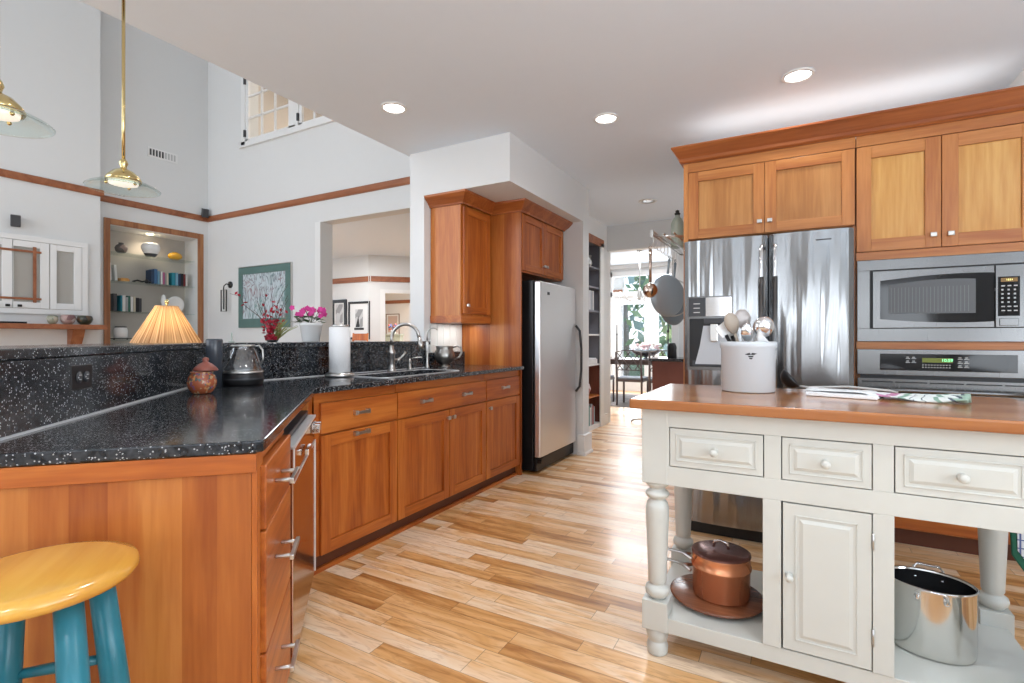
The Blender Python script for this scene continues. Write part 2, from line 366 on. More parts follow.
        if label: o['label'] = label
        return o
def tag(o, label, cat, group=None, kind=None):
    o['label'] = label; o['category'] = cat
    if group: o['group'] = group
    if kind: o['kind'] = kind
    return o
def thing(name, label, cat, loc=(0, 0, 0), rz=0.0, group=None):
    o = bpy.data.objects.new(name, None); COL.objects.link(o); o.empty_display_size = 0.1
    o.location = loc; o.rotation_euler = (0, 0, rz)
    return tag(o, label, cat, group)
def struct(name, mb, bevel=0.0, parent=None, loc=None):
    o = mb.build(name, parent, bevel, loc=loc)
    if not parent: o['kind'] = 'structure'
    return o
def dup(root, loc, rz=None, label=None):
    r = root.copy(); COL.objects.link(r); r.location = loc
    if rz is not None: r.rotation_euler = (0, 0, rz)
    if label: r['label'] = label
    for ch in [c for c in bpy.data.objects if c.parent == root]:
        c = ch.copy(); COL.objects.link(c); c.parent = r
        for g in [c2 for c2 in bpy.data.objects if c2.parent == ch]:
            d = g.copy(); COL.objects.link(d); d.parent = c
    return r
def text(name, s, size, m, parent, loc, rot, depth=0.0005):
    cu = bpy.data.curves.new(name, 'FONT'); cu.body = s; cu.size = size; cu.extrude = depth; cu.align_x = 'CENTER'; cu.align_y = 'CENTER'
    t = bpy.data.objects.new(name, cu); COL.objects.link(t)
    bpy.context.view_layer.update()
    me = bpy.data.meshes.new_from_object(t.evaluated_get(bpy.context.evaluated_depsgraph_get()))
    bpy.data.objects.remove(t)
    me.materials.clear(); me.materials.append(m)
    o = bpy.data.objects.new(name, me); COL.objects.link(o); o.parent = parent; o.location = loc; o.rotation_euler = rot
    return o
# ================================================================== THE SETTING
b = MB(); b.box(-13.6, 2.7, -3.1, 13.8, -0.05, 0, M['floor']); struct('floor', b)
b = MB(); b.box(-2.78, 2.7, -2.75, 6.75, 2.65, 2.85, M['ceil']); struct('ceiling', b)
b = MB(); b.box(-8.4, -2.7, -3.1, 4.83, 7.0, 7.1, M['ceil']); struct('ceiling_great_room', b)
b = MB(); b.box(-2.78, -2.68, -3.0, 4.64, 2.85, 7.0, M['wall']); struct('wall_loft', b)
# wall with the bookshelf niche
b = MB()
b.box(-8.35, -8, -3, 3.335, 0, 7, M['wall']); b.box(-8.35, -8, 4.48, 4.64, 0, 7, M['wall'])
b.box(-8.35, -8, 3.335, 4.48, 0, 0.72, M['wall']); b.box(-8.35, -8, 3.335, 4.48, 2.66, 7, M['wall'])
struct('wall_left', b)
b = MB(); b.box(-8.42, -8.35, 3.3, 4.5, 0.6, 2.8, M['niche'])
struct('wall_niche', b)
b = MB(); b.box(-8.0, -7.75, -3, 3.13, 0, 7, M['wall']); struct('wall_chimney', b)
# back wall of the great room: opening to the hall, inside window above
b = MB(); yb0, yb1 = 4.64, 4.83
b.box(-8.35, -7.03, yb0, yb1, 0, 7, M['wall']); b.box(-7.03, -5.45, yb0, yb1, 0, 4.03, M['wall'])
b.box(-5.45, -4.95, yb0, yb1, 2.68, 4.03, M['wall']); b.box(-7.03, -4.95, yb0, yb1, 5.6, 7, M['wall'])
b.box(-4.95, -2.6, yb0, yb1, 2.68, 7, M['wall']); b.box(-3.2, -2.6, yb0, yb1, 0, 2.68, M['wall'])
struct('wall_back', b)
b = MB()   # casing of the hall opening
b.box(-5.55, -5.45, 4.625, 4.64, 0, 2.68, M['trimw']); struct('trim_1', b)
# picture rail
rp_ = [(0, 2.955), (0.02, 2.955), (0.03, 2.975), (0.03, 3.03), (0.02, 3.04), (0, 3.04)]
b = MB(); b.sweep([(-7.75, -3), (-7.75, 3.13), (-8.0, 3.13), (-8.0, 4.64), (-2.78, 4.64)], [(o, z) for o, z in rp_], M['railw']); struct('trim_2', b)
# niche casing
b = MB()
for (y0, y1, z0, z1) in ((3.265, 3.335, .62, 2.75), (4.48, 4.56, .62, 2.75), (3.335, 4.48, 2.67, 2.75), (3.335, 4.48, .62, .72)):
    b.box(-8.0, -7.975, y0, y1, z0, z1, M['nichew'])
struct('trim_3', b, 0.003)
# far hall room behind the opening
b = MB(); b.box(-13.6, -2.6, 4.83, 13.8, 2.88, 2.98, M['ceil']); struct('ceiling_hall', b)
b = MB(); b.box(-13.6, -7.71, 7.84, 7.95, 0, 2.88, M['wall']); struct('wall_hall_left', b)
hd = Vector((0.7071, 0.7071)); hn = Vector((-0.7071, 0.7071))
def hall(t0, t1, z0, z1, m, d0=0.0, d1=0.11, mb=None):
    c = Vector((-7.71, 7.84))
    pts = [c + hd * t0 + hn * d0, c + hd * t1 + hn * d0, c + hd * t1 + hn * d1, c + hd * t0 + hn * d1]
    mb.prism([tuple(p) for p in pts], z0, z1, m)
b = MB(); hall(-.05, .29, 0, 2.88, M['wall'], mb=b); hall(.29, 1.2, 2.09, 2.88, M['wall'], mb=b); hall(1.2, 4.0, 0, 2.88, M['wall'], mb=b); struct('wall_hall_angled', b)
b = MB(); hall(.19, .29, 0, 2.17, M['trimw'], -.02, 0, mb=b); hall(.19, 1.3, 2.09, 2.17, M['trimw'], -.022, 0, mb=b); struct('trim_4', b)
b = MB(); b.box(-11.4, -7.72, 7.815, 7.84, 2.33, 2.44, M['railw']); hall(0, 3.9, 2.33, 2.44, M['railw'], -.025, 0, mb=b); struct('trim_5', b)
b = MB(); b.box(-13.6, -4.0, 13.3, 13.4, 0, 2.88, M['wall']); struct('wall_hall_end', b)
b = MB(); b.box(-13.5, -4.0, 13.27, 13.3, 2.33, 2.44, M['railw']); struct('trim_6', b)
b = MB(); b.box(-13.7, -13.6, 4.8, 13.4, 0, 2.88, M['wall']); struct('wall_hall_west', b)
b = MB(); b.box(-4.6, -4.5, 6.75, 13.4, 0, 2.9, M['wall']); struct('wall_dining_left', b)
# upstairs room behind the inside window
b = MB(); pk = mat('upstairs_paint', (0.66, 0.60, 0.54), 0.8)
b.box(-8.2, -4.2, 7.6, 7.7, 3.1, 6.4, pk); b.box(-8.3, -8.2, 4.83, 7.7, 3.1, 6.4, pk); b.box(-4.2, -4.1, 4.83, 7.7, 3.1, 6.4, pk)
b.box(-8.3, -4.1, 4.83, 7.7, 6.4, 6.5, pk); b.box(-8.3, -4.1, 4.83, 7.7, 3.0, 3.1, pk); struct('wall_upstairs', b)
# window_1: inside window of two hinged sashes
def window(name, axis_pts, m=M['trimw']): pass
b = MB()
b.box(-7.12, -7.03, 4.61, 4.64, 3.975, 5.7, M['trimw']); b.box(-4.95, -4.86, 4.61, 4.64, 3.975, 5.7, M['trimw'])
b.box(-7.12, -4.86, 4.61, 4.64, 3.975, 4.03, M['trimw']); b.box(-5.93, -5.87, 4.61, 4.66, 4.03, 5.6, M['trimw'])
b.box(-7.16, -4.82, 4.60, 4.64, 3.945, 3.975, M['trimw'])
w1 = struct('window_1', b, 0.002)
for x0, x1 in ((-7.028, -5.932), (-5.868, -4.952)):
    s = MB(); s.box(x0, x0 + .06, 4.625, 4.66, 4.032, 5.6, M['trimw']); s.box(x1 - .15, x1, 4.625, 4.66, 4.032, 5.6, M['trimw'])
    s.box(x0, x1, 4.625, 4.66, 4.032, 4.06, M['trimw'])
    for q in (1, 2):
        xx = x0 + .06 + (x1 - x0 - .21) * q / 3; s.box(xx - .014, xx + .014, 4.63, 4.655, 4.06, 5.6, M['trimw'])
    for zz in (4.36, 4.68, 5.0, 5.32): s.box(x0 + .06, x1 - .15, 4.63, 4.655, zz - .012, zz + .012, M['trimw'])
    so = s.build('window_frame', w1)
    g = MB(); g.box(x0 + .05, x1 - .14, 4.641, 4.644, 4.05, 5.6, M['window']); g.build('pane', so)
    for zz in (4.09, 4.86):
        h = MB(); h.box(x0 - .016, x0 + .012, 4.596, 4.6245, zz, zz + .1, M['dark']); h.build('hinge', so)
# kitchen side: soffit, pier, freezer alcove walls
b = MB(); b.box(-2.745, -1.81, 3.231, 4.72, 2.295, 2.65, M['wall']); struct('ceiling_soffit', b)
b = MB(); b.box(-2.745, -2.6, 3.231, 4.82, 0, 2.295, M['wall']); b.box(-2.745, -2.6, 4.72, 4.82, 2.295, 2.65, M['wall']); struct('wall_pier', b)
b = MB(); b.box(-2.6, -1.81, 4.70, 4.86, 0, 2.295, M['wall']); b.box(-2.6, -1.81, 4.72, 4.86, 2.295, 2.65, M['wall']); struct('wall_alcove', b)
b = MB(); b.box(-1.86, -1.785, 4.675, 4.885, 0, 0.20, M['trimw']); b.box(-1.86, -1.775, 4.665, 4.895, 0, 0.03, M['trimw']); struct('baseboard_alcove', b, 0.004)
# hall towards the dining room, with the bookcase recess
b = MB(); b.box(-2.6, -2.2, 4.86, 5.2, 0, 2.65, M['wall']); b.box(-2.6, -2.2, 6.36, 6.6, 0, 2.65, M['wall']); b.box(-2.6, -2.2, 5.2, 6.36, 2.38, 2.65, M['wall'])
b.box(-2.7, -2.56, 5.2, 6.36, 0, 2.38, M['wall']); struct('wall_bookcase', b)
b = MB(); b.box(-2.2, -2.185, 6.36, 6.6, 0, .14, M['trimw']); b.box(-2.2, -2.185, 4.9, 5.2, 0, .14, M['trimw']); struct('baseboard_hall', b)
b = MB(); b.box(-4.5, -2.2, 6.6, 6.75, 0, 2.65, M['wall']); b.box(-2.2, -1.35, 6.6, 6.75, 2.32, 2.65, M['wall']); b.box(-1.35, 2.7, 6.6, 6.75, 0, 2.65, M['wall']); struct('wall_dining', b)
b = MB(); b.box(-2.29, -2.2, 6.59, 6.6, 0, 2.32, M['trimw']); b.box(-1.35, -1.27, 6.585, 6.6, 0, 2.32, M['trimw']); struct('trim_7', b)
b = MB(); b.box(-4.6, 0.6, 6.75, 11.0, 2.74, 2.84, M['ceil']); struct('ceiling_dining', b)
# far dining wall with the french doors and their transom
b = MB(); Yd = 10.9
b.box(-4.6, -3.62, Yd, Yd + .15, 0, 2.74, M['wall']); b.box(-1.7, 0.6, Yd, Yd + .15, 0, 2.74, M['wall'])
b.box(-3.62, -1.7, Yd, Yd + .15, 2.52, 2.74, M['wall']); struct('wall_french_doors', b)
b = MB(); b.box(-3.62, -3.5, Yd - .03, Yd, 0, 2.6, M['trimw']); b.box(-1.82, -1.7, Yd - .03, Yd, 0, 2.6, M['trimw'])
b.box(-3.62, -1.7, Yd - .03, Yd + .1, 2.05, 2.16, M['trimw']); b.box(-3.62, -1.7, Yd - .03, Yd, 2.49, 2.6, M['trimw'])
b.box(-2.70, -2.62, Yd - .03, Yd + .1, 2.16, 2.5, M['trimw']); b.box(-4.5, 0.5, Yd - .06, Yd, 2.66, 2.74, M['trimw']); struct('trim_8', b, 0.003)
for i, (x0, x1) in enumerate(((-3.5, -2.66), (-2.66, -1.82))):
    d = MB(); d.box(x0, x0 + .15, Yd + .02, Yd + .06, 0, 2.05, M['trimw']); d.box(x1 - .15, x1, Yd + .02, Yd + .06, 0, 2.05, M['trimw'])
    d.box(x0 + .15, x1 - .15, Yd + .02, Yd + .06, 1.88, 2.05, M['trimw']); d.box(x0 + .15, x1 - .15, Yd + .02, Yd + .06, 0, .24, M['trimw'])
    do = struct('door_%d' % (i + 1), d, 0.003)
    g = MB(); g.box(x0 + .14, x1 - .14, Yd + .036, Yd + .044, .23, 1.89, M['window']); g.build('pane', do)
    if i == 1:
        k = MB(); k.ball((x0 + .07, Yd - .03, 1.02), .03, M['nickel']); k.tube([(x0 + .07, Yd + .02, 1.02), (x0 + .07, Yd - .03, 1.02)], .012, M['nickel']); k.build('door_handle', do)
t = MB(); t.box(-3.5, -1.82, Yd + .05, Yd + .056, 2.16, 2.5, M['window']); struct('window_2', t)
b = MB(); b.box(0.5, 0.6, 6.75, 10.9, 0, 2.74, M['wall']); struct('wall_dining_right', b)
# wall behind the appliances
b = MB(); b.box(-0.62, 2.7, 4.15, 4.3, 0, 2.65, M['wall']); b.box(-0.66, -0.6, 4.12, 4.95, 0, 2.65, M['wall']); struct('wall_appliances', b)
b = MB(); b.box(1.12, 2.7, 3.55, 4.15, 0, 2.65, M['wall']); struct('wall_oven_side', b)
# walls behind the camera, with unseen window openings added for the area fills
def holed(b, x0, x1, y0, y1, z1, hx0, hx1, hz0, hz1, axis, m):
    if axis == 'x':
        b.box(x0, hx0, y0, y1, 0, z1, m); b.box(hx1, x1, y0, y1, 0, z1, m); b.box(hx0, hx1, y0, y1, 0, hz0, m); b.box(hx0, hx1, y0, y1, hz1, z1, m)
    else:
        b.box(x0, x1, y0, hx0, 0, z1, m); b.box(x0, x1, hx1, y1, 0, z1, m); b.box(x0, x1, hx0, hx1, 0, hz0, m); b.box(x0, x1, hx0, hx1, hz1, z1, m)
b = MB(); holed(b, -8.35, -2.68, -3.15, -3.0, 7, -7.5, -3.3, .6, 5.2, 'x', M['wall']); struct('wall_front_great_room', b)
b = MB(); holed(b, -2.68, 2.75, -2.75, -2.6, 2.65, -1.1, 1.9, .8, 2.3, 'x', M['wall']); struct('wall_front_kitchen', b)
b = MB(); holed(b, 2.6, 2.75, -2.6, 4.3, 2.65, -1.1, 1.5, .5, 2.4, 'y', M['wall']); struct('wall_right', b)
b = MB()
for x in (-7.5, -6.1, -4.7, -3.36): b.box(x, x + .06, -3.1, -3.03, .6, 5.2, M['trimw'])
for z in (.6, 2.6, 5.14): b.box(-7.5, -3.3, -3.1, -3.03, z, z + .06, M['trimw'])
struct('window_3', b)
b = MB()
for x in (-1.1, -.12, .88, 1.84): b.box(x, x + .06, -2.72, -2.65, .8, 2.3, M['trimw'])
for z in (.8, 2.24): b.box(-1.1, 1.9, -2.72, -2.65, z, z + .06, M['trimw'])
struct('window_4', b)
b = MB()
for y in (-1.1, .17, 1.44): b.box(2.65, 2.72, y, y + .06, .5, 2.4, M['trimw'])
for z in (.5, 2.34): b.box(2.65, 2.72, -1.1, 1.5, z, z + .06, M['trimw'])
struct('window_5', b)
# knee wall that carries the raised ledge
b = MB(); b.prism([(-2.58, 1.408), (-1.52, .348), (-1.66, .208), (-2.78, 1.325), (-2.78, 3.231), (-2.58, 3.231)], 0, 1.095, M['wall']); struct('wall_knee', b)
# outside ground
b = MB(); b.box(-30, 30, 11.1, 60, -.35, -.3, mat('lawn', (0.10, 0.16, 0.05), .9, noise=.5, nscale=3)); struct('ground', b)
def tree(loc, h, r, label, seed):
    rnd = random.Random(seed); t = thing('leafy_tree', label, 'tree', loc, 0, 'trees beyond the french doors')
    k = MB(); k.tube([(0, 0, 0), (.05, 0, h * .3), (0, .05, h * .6)], [.14, .11, .07], M['twig'], 8); k.faces(k.bm.faces, mat('pale_bark', (.30, .27, .23), .8)); k.build('trunk', t)
    c = MB()
    for i in range(230):
        a = rnd.uniform(0, 2 * PI); q = r * rnd.random() ** .4; z = h * (.2 + .8 * rnd.random()); q *= math.sin(PI * min(.97, (z / h * .8 + .15)))
        p = Vector((q * math.cos(a), q * math.sin(a), z)); s_ = rnd.uniform(.1, .26)
        u = Vector((rnd.uniform(-1, 1), rnd.uniform(-1, 1), rnd.uniform(-1, 1))).normalized() * s_; w = u.orthogonal().normalized() * s_ * .6
        vs = [c.bm.verts.new(p + e) for e in (u, w, -u, -w)]; c.faces([c.bm.faces.new(vs)], gm[i % 3])
    c.build('foliage', t)
gm = [mat('leaf_light', (.30, .42, .20), .6), mat('leaf_mid', (.16, .28, .14), .6), mat('leaf_cool', (.28, .40, .36), .6)]
tree((-4.6, 15.5, -.3), 4.2, 1.3, 'green garden tree seen through the left french door', 1)
tree((-2.9, 14.0, -.3), 3.0, .8, 'dense green shrub seen through the right french door', 2)
tree((-6.2, 19, -.3), 5.5, 1.8, 'tall tree further off behind the left french door glass', 3)

# ================================================================== LEFT RUN
def shaker(b, x0, x1, z0, z1, mf, mh, mp, y=0.0, t=0.02, w=0.058):
    b.box(x0, x0 + w, y - t, y, z0, z1, mf); b.box(x1 - w, x1, y - t, y, z0, z1, mf)
    b.box(x0 + w, x1 - w, y - t, y, z0, z0 + w, mh); b.box(x0 + w, x1 - w, y - t, y, z1 - w, z1, mh)
    b.box(x0 + w, x1 - w, y - t + .011, y, z0 + w, z1 - w, mp)
def bowpull(parent, x, y, z, w=0.10, m=None, name='handle'):
    m = m or M['nickel']; h = MB()
    h.box(x - w / 2, x + w / 2, y - .028, y - .018, z - .008, z + .008, m)
    for s in (-1, 1):
        h.box(x + s * w / 2 - .011, x + s * w / 2 + .011, y - .024, y - .0005, z - .012, z + .012, m)
    return h.build(name, parent, 0.003)
def sqknob(parent, x, y, z, m=None):
    m = m or M['nickel']; h = MB(); h.box(x - .006, x + .006, y - .016, y - .0005, z - .006, z + .006, m); h.box(x - .014, x + .014, y - .028, y - .015, z - .012, z + .012, m)
    return h.build('knob', parent, 0.003)
def roundknob(parent, x, y, z, r, m):
    h = MB(); h.lathe([(r * .95, -.0005), (r * .55, -.004), (r * .5, -.012), (r * .8, -.018), (r, -.024), (r * .9, -.031), (r * .45, -.035), (.0005, -.036)], m, (x, y, z), 20, axis='Y')
    return h.build('knob', parent)
LS = R90   # sink run faces +X
def sinkunit(y0, y1, label, kind):
    w = y1 - y0; r = thing('base_cabinet', label, 'cabinet', (-2.02, y0, 0), LS, 'cherry base cabinets along the sink run')
    c = MB(); c.box(0, w, .0, .55, .09, .60, M['cherry']); c.box(0, w, 0, .02, .60, .884, M['cherryh']); c.box(0, .018, .02, .55, .60, .878, M['cherry']); c.box(w - .018, w, .02, .55, .60, .878, M['cherry'])
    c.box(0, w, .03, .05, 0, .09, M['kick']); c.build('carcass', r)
    c = MB(); c.box(0, w, .012, .03, 0, .022, M['cherryh']); c.box(0, w, -.003, 0, .838, .884, M['cherryh']); c.box(.0, .004, 0, .012, .09, .84, M['cherry']); c.build('face_frame', r)
    def drawer(x0, x1, pulls):
        d = MB(); d.box(x0 + .003, x1 - .003, -.02, -.0005, .685, .833, M['cherryh']); o = d.build('drawer', r, .002)
        for p in pulls: bowpull(o, p, -.02, .762, .085)
    def door(x0, x1, knob=None, pull=None):
        d = MB(); shaker(d, x0 + .003, x1 - .003, .095, .675, M['cherry'], M['cherryh'], M['cherry'], -.0005); o = d.build('door', r, .0015)
        if knob is not None: sqknob(o, knob, -.02, .625)
        if pull is not None: bowpull(o, pull, -.02, .655, .085)
    if kind == 'bin': drawer(.03, w, [w / 2]); door(.03, w, pull=w / 2)
    if kind == 'sink':
        drawer(0, w, [.25, w - .27]); door(0, w * .52, knob=w * .52 - .028); door(w * .52, w, knob=w * .52 + .028)
    if kind == 'one': drawer(0, w - .01, [w / 2]); door(0, w - .01, knob=.03)
    return r
sinkunit(1.672, 2.245, 'cherry base cabinet nearest the dishwasher, one drawer over a pull-out door with a handle', 'bin')
sinkunit(2.248, 3.215, 'wide cherry cabinet under the sink with two doors and a two-handled front', 'sink')
sinkunit(3.218, 3.752, 'cherry base cabinet beside the tall side panel, one small drawer over one door', 'one')
# peninsula (faces the room on its diagonal); local x runs from the end towards the corner
PX, PY, PR = -1.10, .74, math.radians(135)
r = thing('peninsula_cabinet', 'cherry peninsula end cabinet with stacked drawers and a broad plank end panel', 'cabinet', (PX, PY, 0), PR)
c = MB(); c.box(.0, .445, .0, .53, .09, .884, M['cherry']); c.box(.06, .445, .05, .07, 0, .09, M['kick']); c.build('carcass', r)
c = MB(); c.box(-.0105, -.0005, .0, .85, 0, .84, M['cherrye']); ep = c
ep.xf(Matrix.Identity(4)); ep.build('end_panel', r, .001)
c = MB(); c.box(-.014, .06, -.012, -.0005, .842, .885, M['cherryh']); c.box(-.020, -.0107, -.012, .85, .842, .885, M['cherryy']); c.box(.06, .445, -.004, -.0005, .85, .885, M['cherryh']); c.box(-.0105, .03, -.012, -.0005, 0, .842, M['cherry']); c.build('face_frame', r, .001)
for z0, z1 in ((.69, .845), (.395, .685), (.10, .39)):
    d = MB(); d.box(.035, .442, -.024, -.0005, z0, z1, M['cherryh']); o = d.build('drawer', r, .003)
    h = MB(); zc = z0 + (z1 - z0) * (.55 if z0 > .6 else .62); x0, x1 = .15, .26
    h.box(x0 - .01, x1 + .01, -.072, -.061, zc - .007, zc + .007, M['nickel'])
    for x in (x0 + .006, x1 - .006): h.tube([(x, -.024, zc), (x, -.066, zc)], .0055, M['nickel'])
    h.build('handle', o, .002)
# dishwasher
r = thing('dishwasher', 'steel-trimmed built-in dishwasher reflecting the floor, between peninsula drawers and corner', 'dishwasher', (PX, PY, 0), PR)
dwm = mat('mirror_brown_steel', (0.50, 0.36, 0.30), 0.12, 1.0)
c = MB(); c.box(.455, 1.17, 0, .53, .08, .822, M['dark']); c.box(.46, 1.165, .05, .07, 0, .08, M['kick']); c.build('body', r)
c = MB(); c.box(.457, 1.168, -.03, -.0005, .095, .69, dwm); dr = c.build('door', r, .003)
c = MB(); c.box(.457, .466, -.034, -.03, .69, .80, M['bright']); c.box(.457, 1.168, -.034, -.03, .684, .69, M['bright']); c.box(1.162, 1.168, -.034, -.03, .095, .69, M['bright']); c.build('trim_strip', dr)
c = MB(); c.box(.457, 1.168, -.03, -.0005, .693, .80, dwm); c.box(.457, 1.168, -.034, -.0005, .793, .803, M['bright']); cp = c.build('control_panel', r)
c = MB(); c.box(.72, .83, -.05, -.0345, .715, .737, M['chrome']); c.build('latch', cp, .003)
for x in (1.02, 1.08):
    c = MB(); c.box(x - .02, x + .02, -.065, -.03, .745, .785, M['chrome']); c.build('knob', cp, .004)
# corner stile between dishwasher and sink run
b = MB(); P0 = Vector((PX, PY)); ux = Vector((-.7071, .7071)); uy = Vector((-.7071, -.7071))
def L(x, y): q = P0 + ux * x + uy * y; return (q.x, q.y)
b.prism([L(1.175, 0), L(1.262, 0), (-2.02, 1.668), (-2.10, 1.668), L(1.175, .16)], 0.0, .885, M['cherry'])
tag(b.build('corner_post', None, .001), 'narrow cherry filler post in the inner corner beside the dishwasher', 'cabinet filler')
# countertop with sink cut-out
def slab(outer, hole, z0, z1, m):
    s = MB(); bm = s.bm; es = []; loops = []
    for loop in (outer, hole):
        vs = [bm.verts.new((x, y, z1)) for x, y in loop]; loops.append(vs)
        for i in range(len(vs)): es.append(bm.edges.new((vs[i], vs[(i + 1) % len(vs)])))
    res = bmesh.ops.triangle_fill(bm, use_beauty=True, use_dissolve=False, edges=es)
    top = [g for g in res['geom'] if isinstance(g, bmesh.types.BMFace)]
    ex = bmesh.ops.extrude_face_region(bm, geom=top)
    bmesh.ops.translate(bm, vec=(0, 0, z0 - z1), verts=[g for g in ex['geom'] if isinstance(g, bmesh.types.BMVert)])
    s.mi(m); return s
SK = [(-2.40, 2.30), (-2.40, 2.95), (-2.36, 3.0), (-2.14, 3.0), (-2.10, 2.95), (-2.10, 2.30), (-2.14, 2.25), (-2.36, 2.25)]
outer = [(-1.965, 3.752), (-1.965, 1.645), (-1.085, .765), (-1.071, .748), (-1.077, .728), (-1.4935, .3115), (-1.505, .325), (-2.58, 1.40), (-2.58, 3.752)]
ct = slab(outer, SK, .887, .915, M['granite']); tag(ct.build('granite_countertop', None, .004), 'speckled black granite countertop bending around the corner with a sink cut-out', 'countertop')
b = MB(); b.sweep([(-2.58, 3.228), (-2.58, 1.408), (-1.52, .348)], [(0.0005, .916), (-.02, .916), (-.02, 1.095), (0.0005, 1.095)], M['granite'])
b.sweep([(-2.58, 3.228), (-2.58, 1.408), (-1.52, .348)], [(-.0202, .9155), (-.027, .9155), (-.0245, .9205), (-.0202, .9205)], mat('pale_caulk', (.42, .43, .44), .5))
tag(b.build('granite_backsplash'), 'upright speckled black granite backsplash between countertop and raised ledge', 'backsplash')
b = MB(); b.prism([(-2.53, 1.39), (-1.475, .335), (-1.70, .11), (-2.86, 1.262), (-2.86, 3.228), (-2.53, 3.228)], 1.097, 1.125, M['granite'])
tag(b.build('granite_ledge', None, .004), 'raised black granite ledge running behind the sink and peninsula', 'ledge')
b = MB(); b.box(-2.578, -2.56, 3.236, 3.75, .916, 1.03, M['granite']); tag(b.build('low_backsplash', None, .002), 'short low black granite backsplash behind the pewter pitcher', 'backsplash')
tl = mat('white_tile', (0.75, .76, .74), .12)
b = MB()
for i in range(5): b.box(-2.597, -2.588, 3.30 + i * .09, 3.387 + i * .09, 1.031, 1.268, tl)
tag(b.build('tile_splashback', None, .003), 'glossy white tiled splashback under the upper corner cabinet', 'tiles')
# outlet on the diagonal splash
ot = thing('power_outlet', 'black double power outlet on the granite behind the peninsula counter', 'outlet', (-1.845 + .0005, .69 + .003, 1.035), math.radians(135))
c = MB(); c.box(-.058, .058, -.008, 0, -.036, .036, M['black']); c.build('cover_plate', ot, .003)
for s in (-1, 1):
    c = MB(); c.lathe([(.0165, -.0085), (.0165, -.011), (.001, -.011)], M['dark'], (s * .02, 0, 0), 20, axis='Y')
    gw = mat('slot_grey', (.45, .45, .45), .4) if s == -1 else gw
    c.box(s * .02 - .004, s * .02 + .008, -.0125, -.011, .005, .0075, gw); c.box(s * .02 - .004, s * .02 + .006, -.0125, -.011, -.0075, -.005, gw); c.box(s * .02 - .011, s * .02 - .007, -.0125, -.011, -.002, .002, gw)
    c.build('socket', ot)
# sink
r = thing('kitchen_sink', 'undermounted stainless sink bowl set in the black granite', 'sink', (-2.25, 2.625, .70))
c = MB(); zt = .186
prof = []
for q in (0, 1):
    pass
def rr(hx, hy, rad, n=5):
    o = []
    for cx, cy, a0 in ((hx - rad, hy - rad, 0), (-hx + rad, hy - rad, 90), (-hx + rad, -hy + rad, 180), (hx - rad, -hy + rad, 270)):
        for i in range(n + 1):
            a = math.radians(a0 + 90 * i / n); o.append((cx + rad * math.cos(a), cy + rad * math.sin(a)))
    return o
rings = [[c.bm.verts.new((x, y, z)) for x, y in rr(hx, hy, .05)] for hx, hy, z in ((.165, .392, zt), (.153, .378, zt), (.150, .375, zt - .01), (.135, .36, .012), (.12, .34, .002), (.02, .02, .0))]
fs = []
for A, B in zip(rings, rings[1:]):
    for j in range(len(A)): fs.append(c.bm.faces.new([A[j], A[(j + 1) % len(A)], B[(j + 1) % len(A)], B[j]]))
fs.append(c.bm.faces.new(rings[-1])); c.faces(fs, M['steel'], True); c.build('bowl', r, solid=.002)
c = MB(); oo = rr(.168, .394, .055); ii = rr(.158, .384, .05); va = [[c.bm.verts.new((x, y, z)) for x, y in q] for q, z in ((oo, .2155), (oo, .219), (ii, .219), (ii, .20))]
c.faces([c.bm.faces.new([A[j], A[(j + 1) % len(A)], B[(j + 1) % len(A)], B[j]]) for A, B in zip(va, va[1:]) for j in range(len(A))], M['bright']); c.build('rim', r)
c = MB(); c.lathe([(.04, .001), (.038, .006), (.01, .004), (.001, .004)], M['chrome']); c.build('drain', r)
# faucet
r = thing('kitchen_faucet', 'tall brushed nickel gooseneck faucet with side lever, behind the sink', 'faucet', (-2.445, 2.685, .916), math.radians(20))
c = MB(); c.lathe([(.031, 0), (.031, .012), (.022, .02), (.0215, .05), (.0225, .055), (.0225, .12), (.025, .125), (.025, .14), (.016, .155), (.0125, .18)], M['nickel'], n=24)
pts = [(0, 0, .17), (0, 0, .23)] + [(.10 - .10 * math.cos(a), 0, .23 + .10 * math.sin(a)) for a in [PI * i / 12 for i in range(1, 11)]] + [(.205, 0, .215)]
c.tube(pts, .0115, M['nickel'], 14); c.build('spout', r)
c = MB(); c.tube([(.20, 0, .235), (.21, 0, .19), (.215, 0, .155)], [.013, .017, .019], M['nickel'], 14); c.build('spray_head', r)
c = MB(); c.tube([(0, 0, .08), (.03, .035, .08)], .012, M['nickel']); c.tube([(.035, .042, .078), (.06, .08, .12), (.067, .09, .135)], [.009, .007, .009], M['nickel']); c.ball((.034, .04, .08), .017, M['nickel']); c.build('lever', r)
r = thing('soap_dispenser', 'small nickel soap dispenser pump right of the faucet', 'soap dispenser', (-2.50, 2.94, .916), math.radians(20))
c = MB(); c.lathe([(.022, 0), (.022, .006), (.013, .012), (.011, .05), (.013, .055), (.013, .065), (.006, .07), (.006, .085)], M['nickel']); c.build('body', r)
c = MB(); c.tube([(0, 0, .08), (.03, 0, .088), (.08, .02, .092), (.085, .022, .086)], .005, M['nickel']); c.build('nozzle', r)
r = thing('filter_tap', 'slim white-bodied drinking water tap with thin hooked spout beside the pitcher', 'tap', (-2.48, 3.12, .916), math.radians(20))
c = MB(); c.lathe([(.02, 0), (.018, .01), (.012, .03), (.0095, .05), (.0095, .10), (.011, .12), (.008, .13)], M['nickel']); c.lathe([(.008, .13), (.0105, .135), (.0105, .20), (.006, .205)], M['white']); c.build('body', r)
c = MB(); c.tube([(0, 0, .20), (.0, 0, .26)] + [(.05 - .05 * math.cos(a), 0, .26 + .05 * math.sin(a)) for a in [PI * i / 8 for i in range(1, 7)]], .0055, M['nickel']); c.build('spout', r)
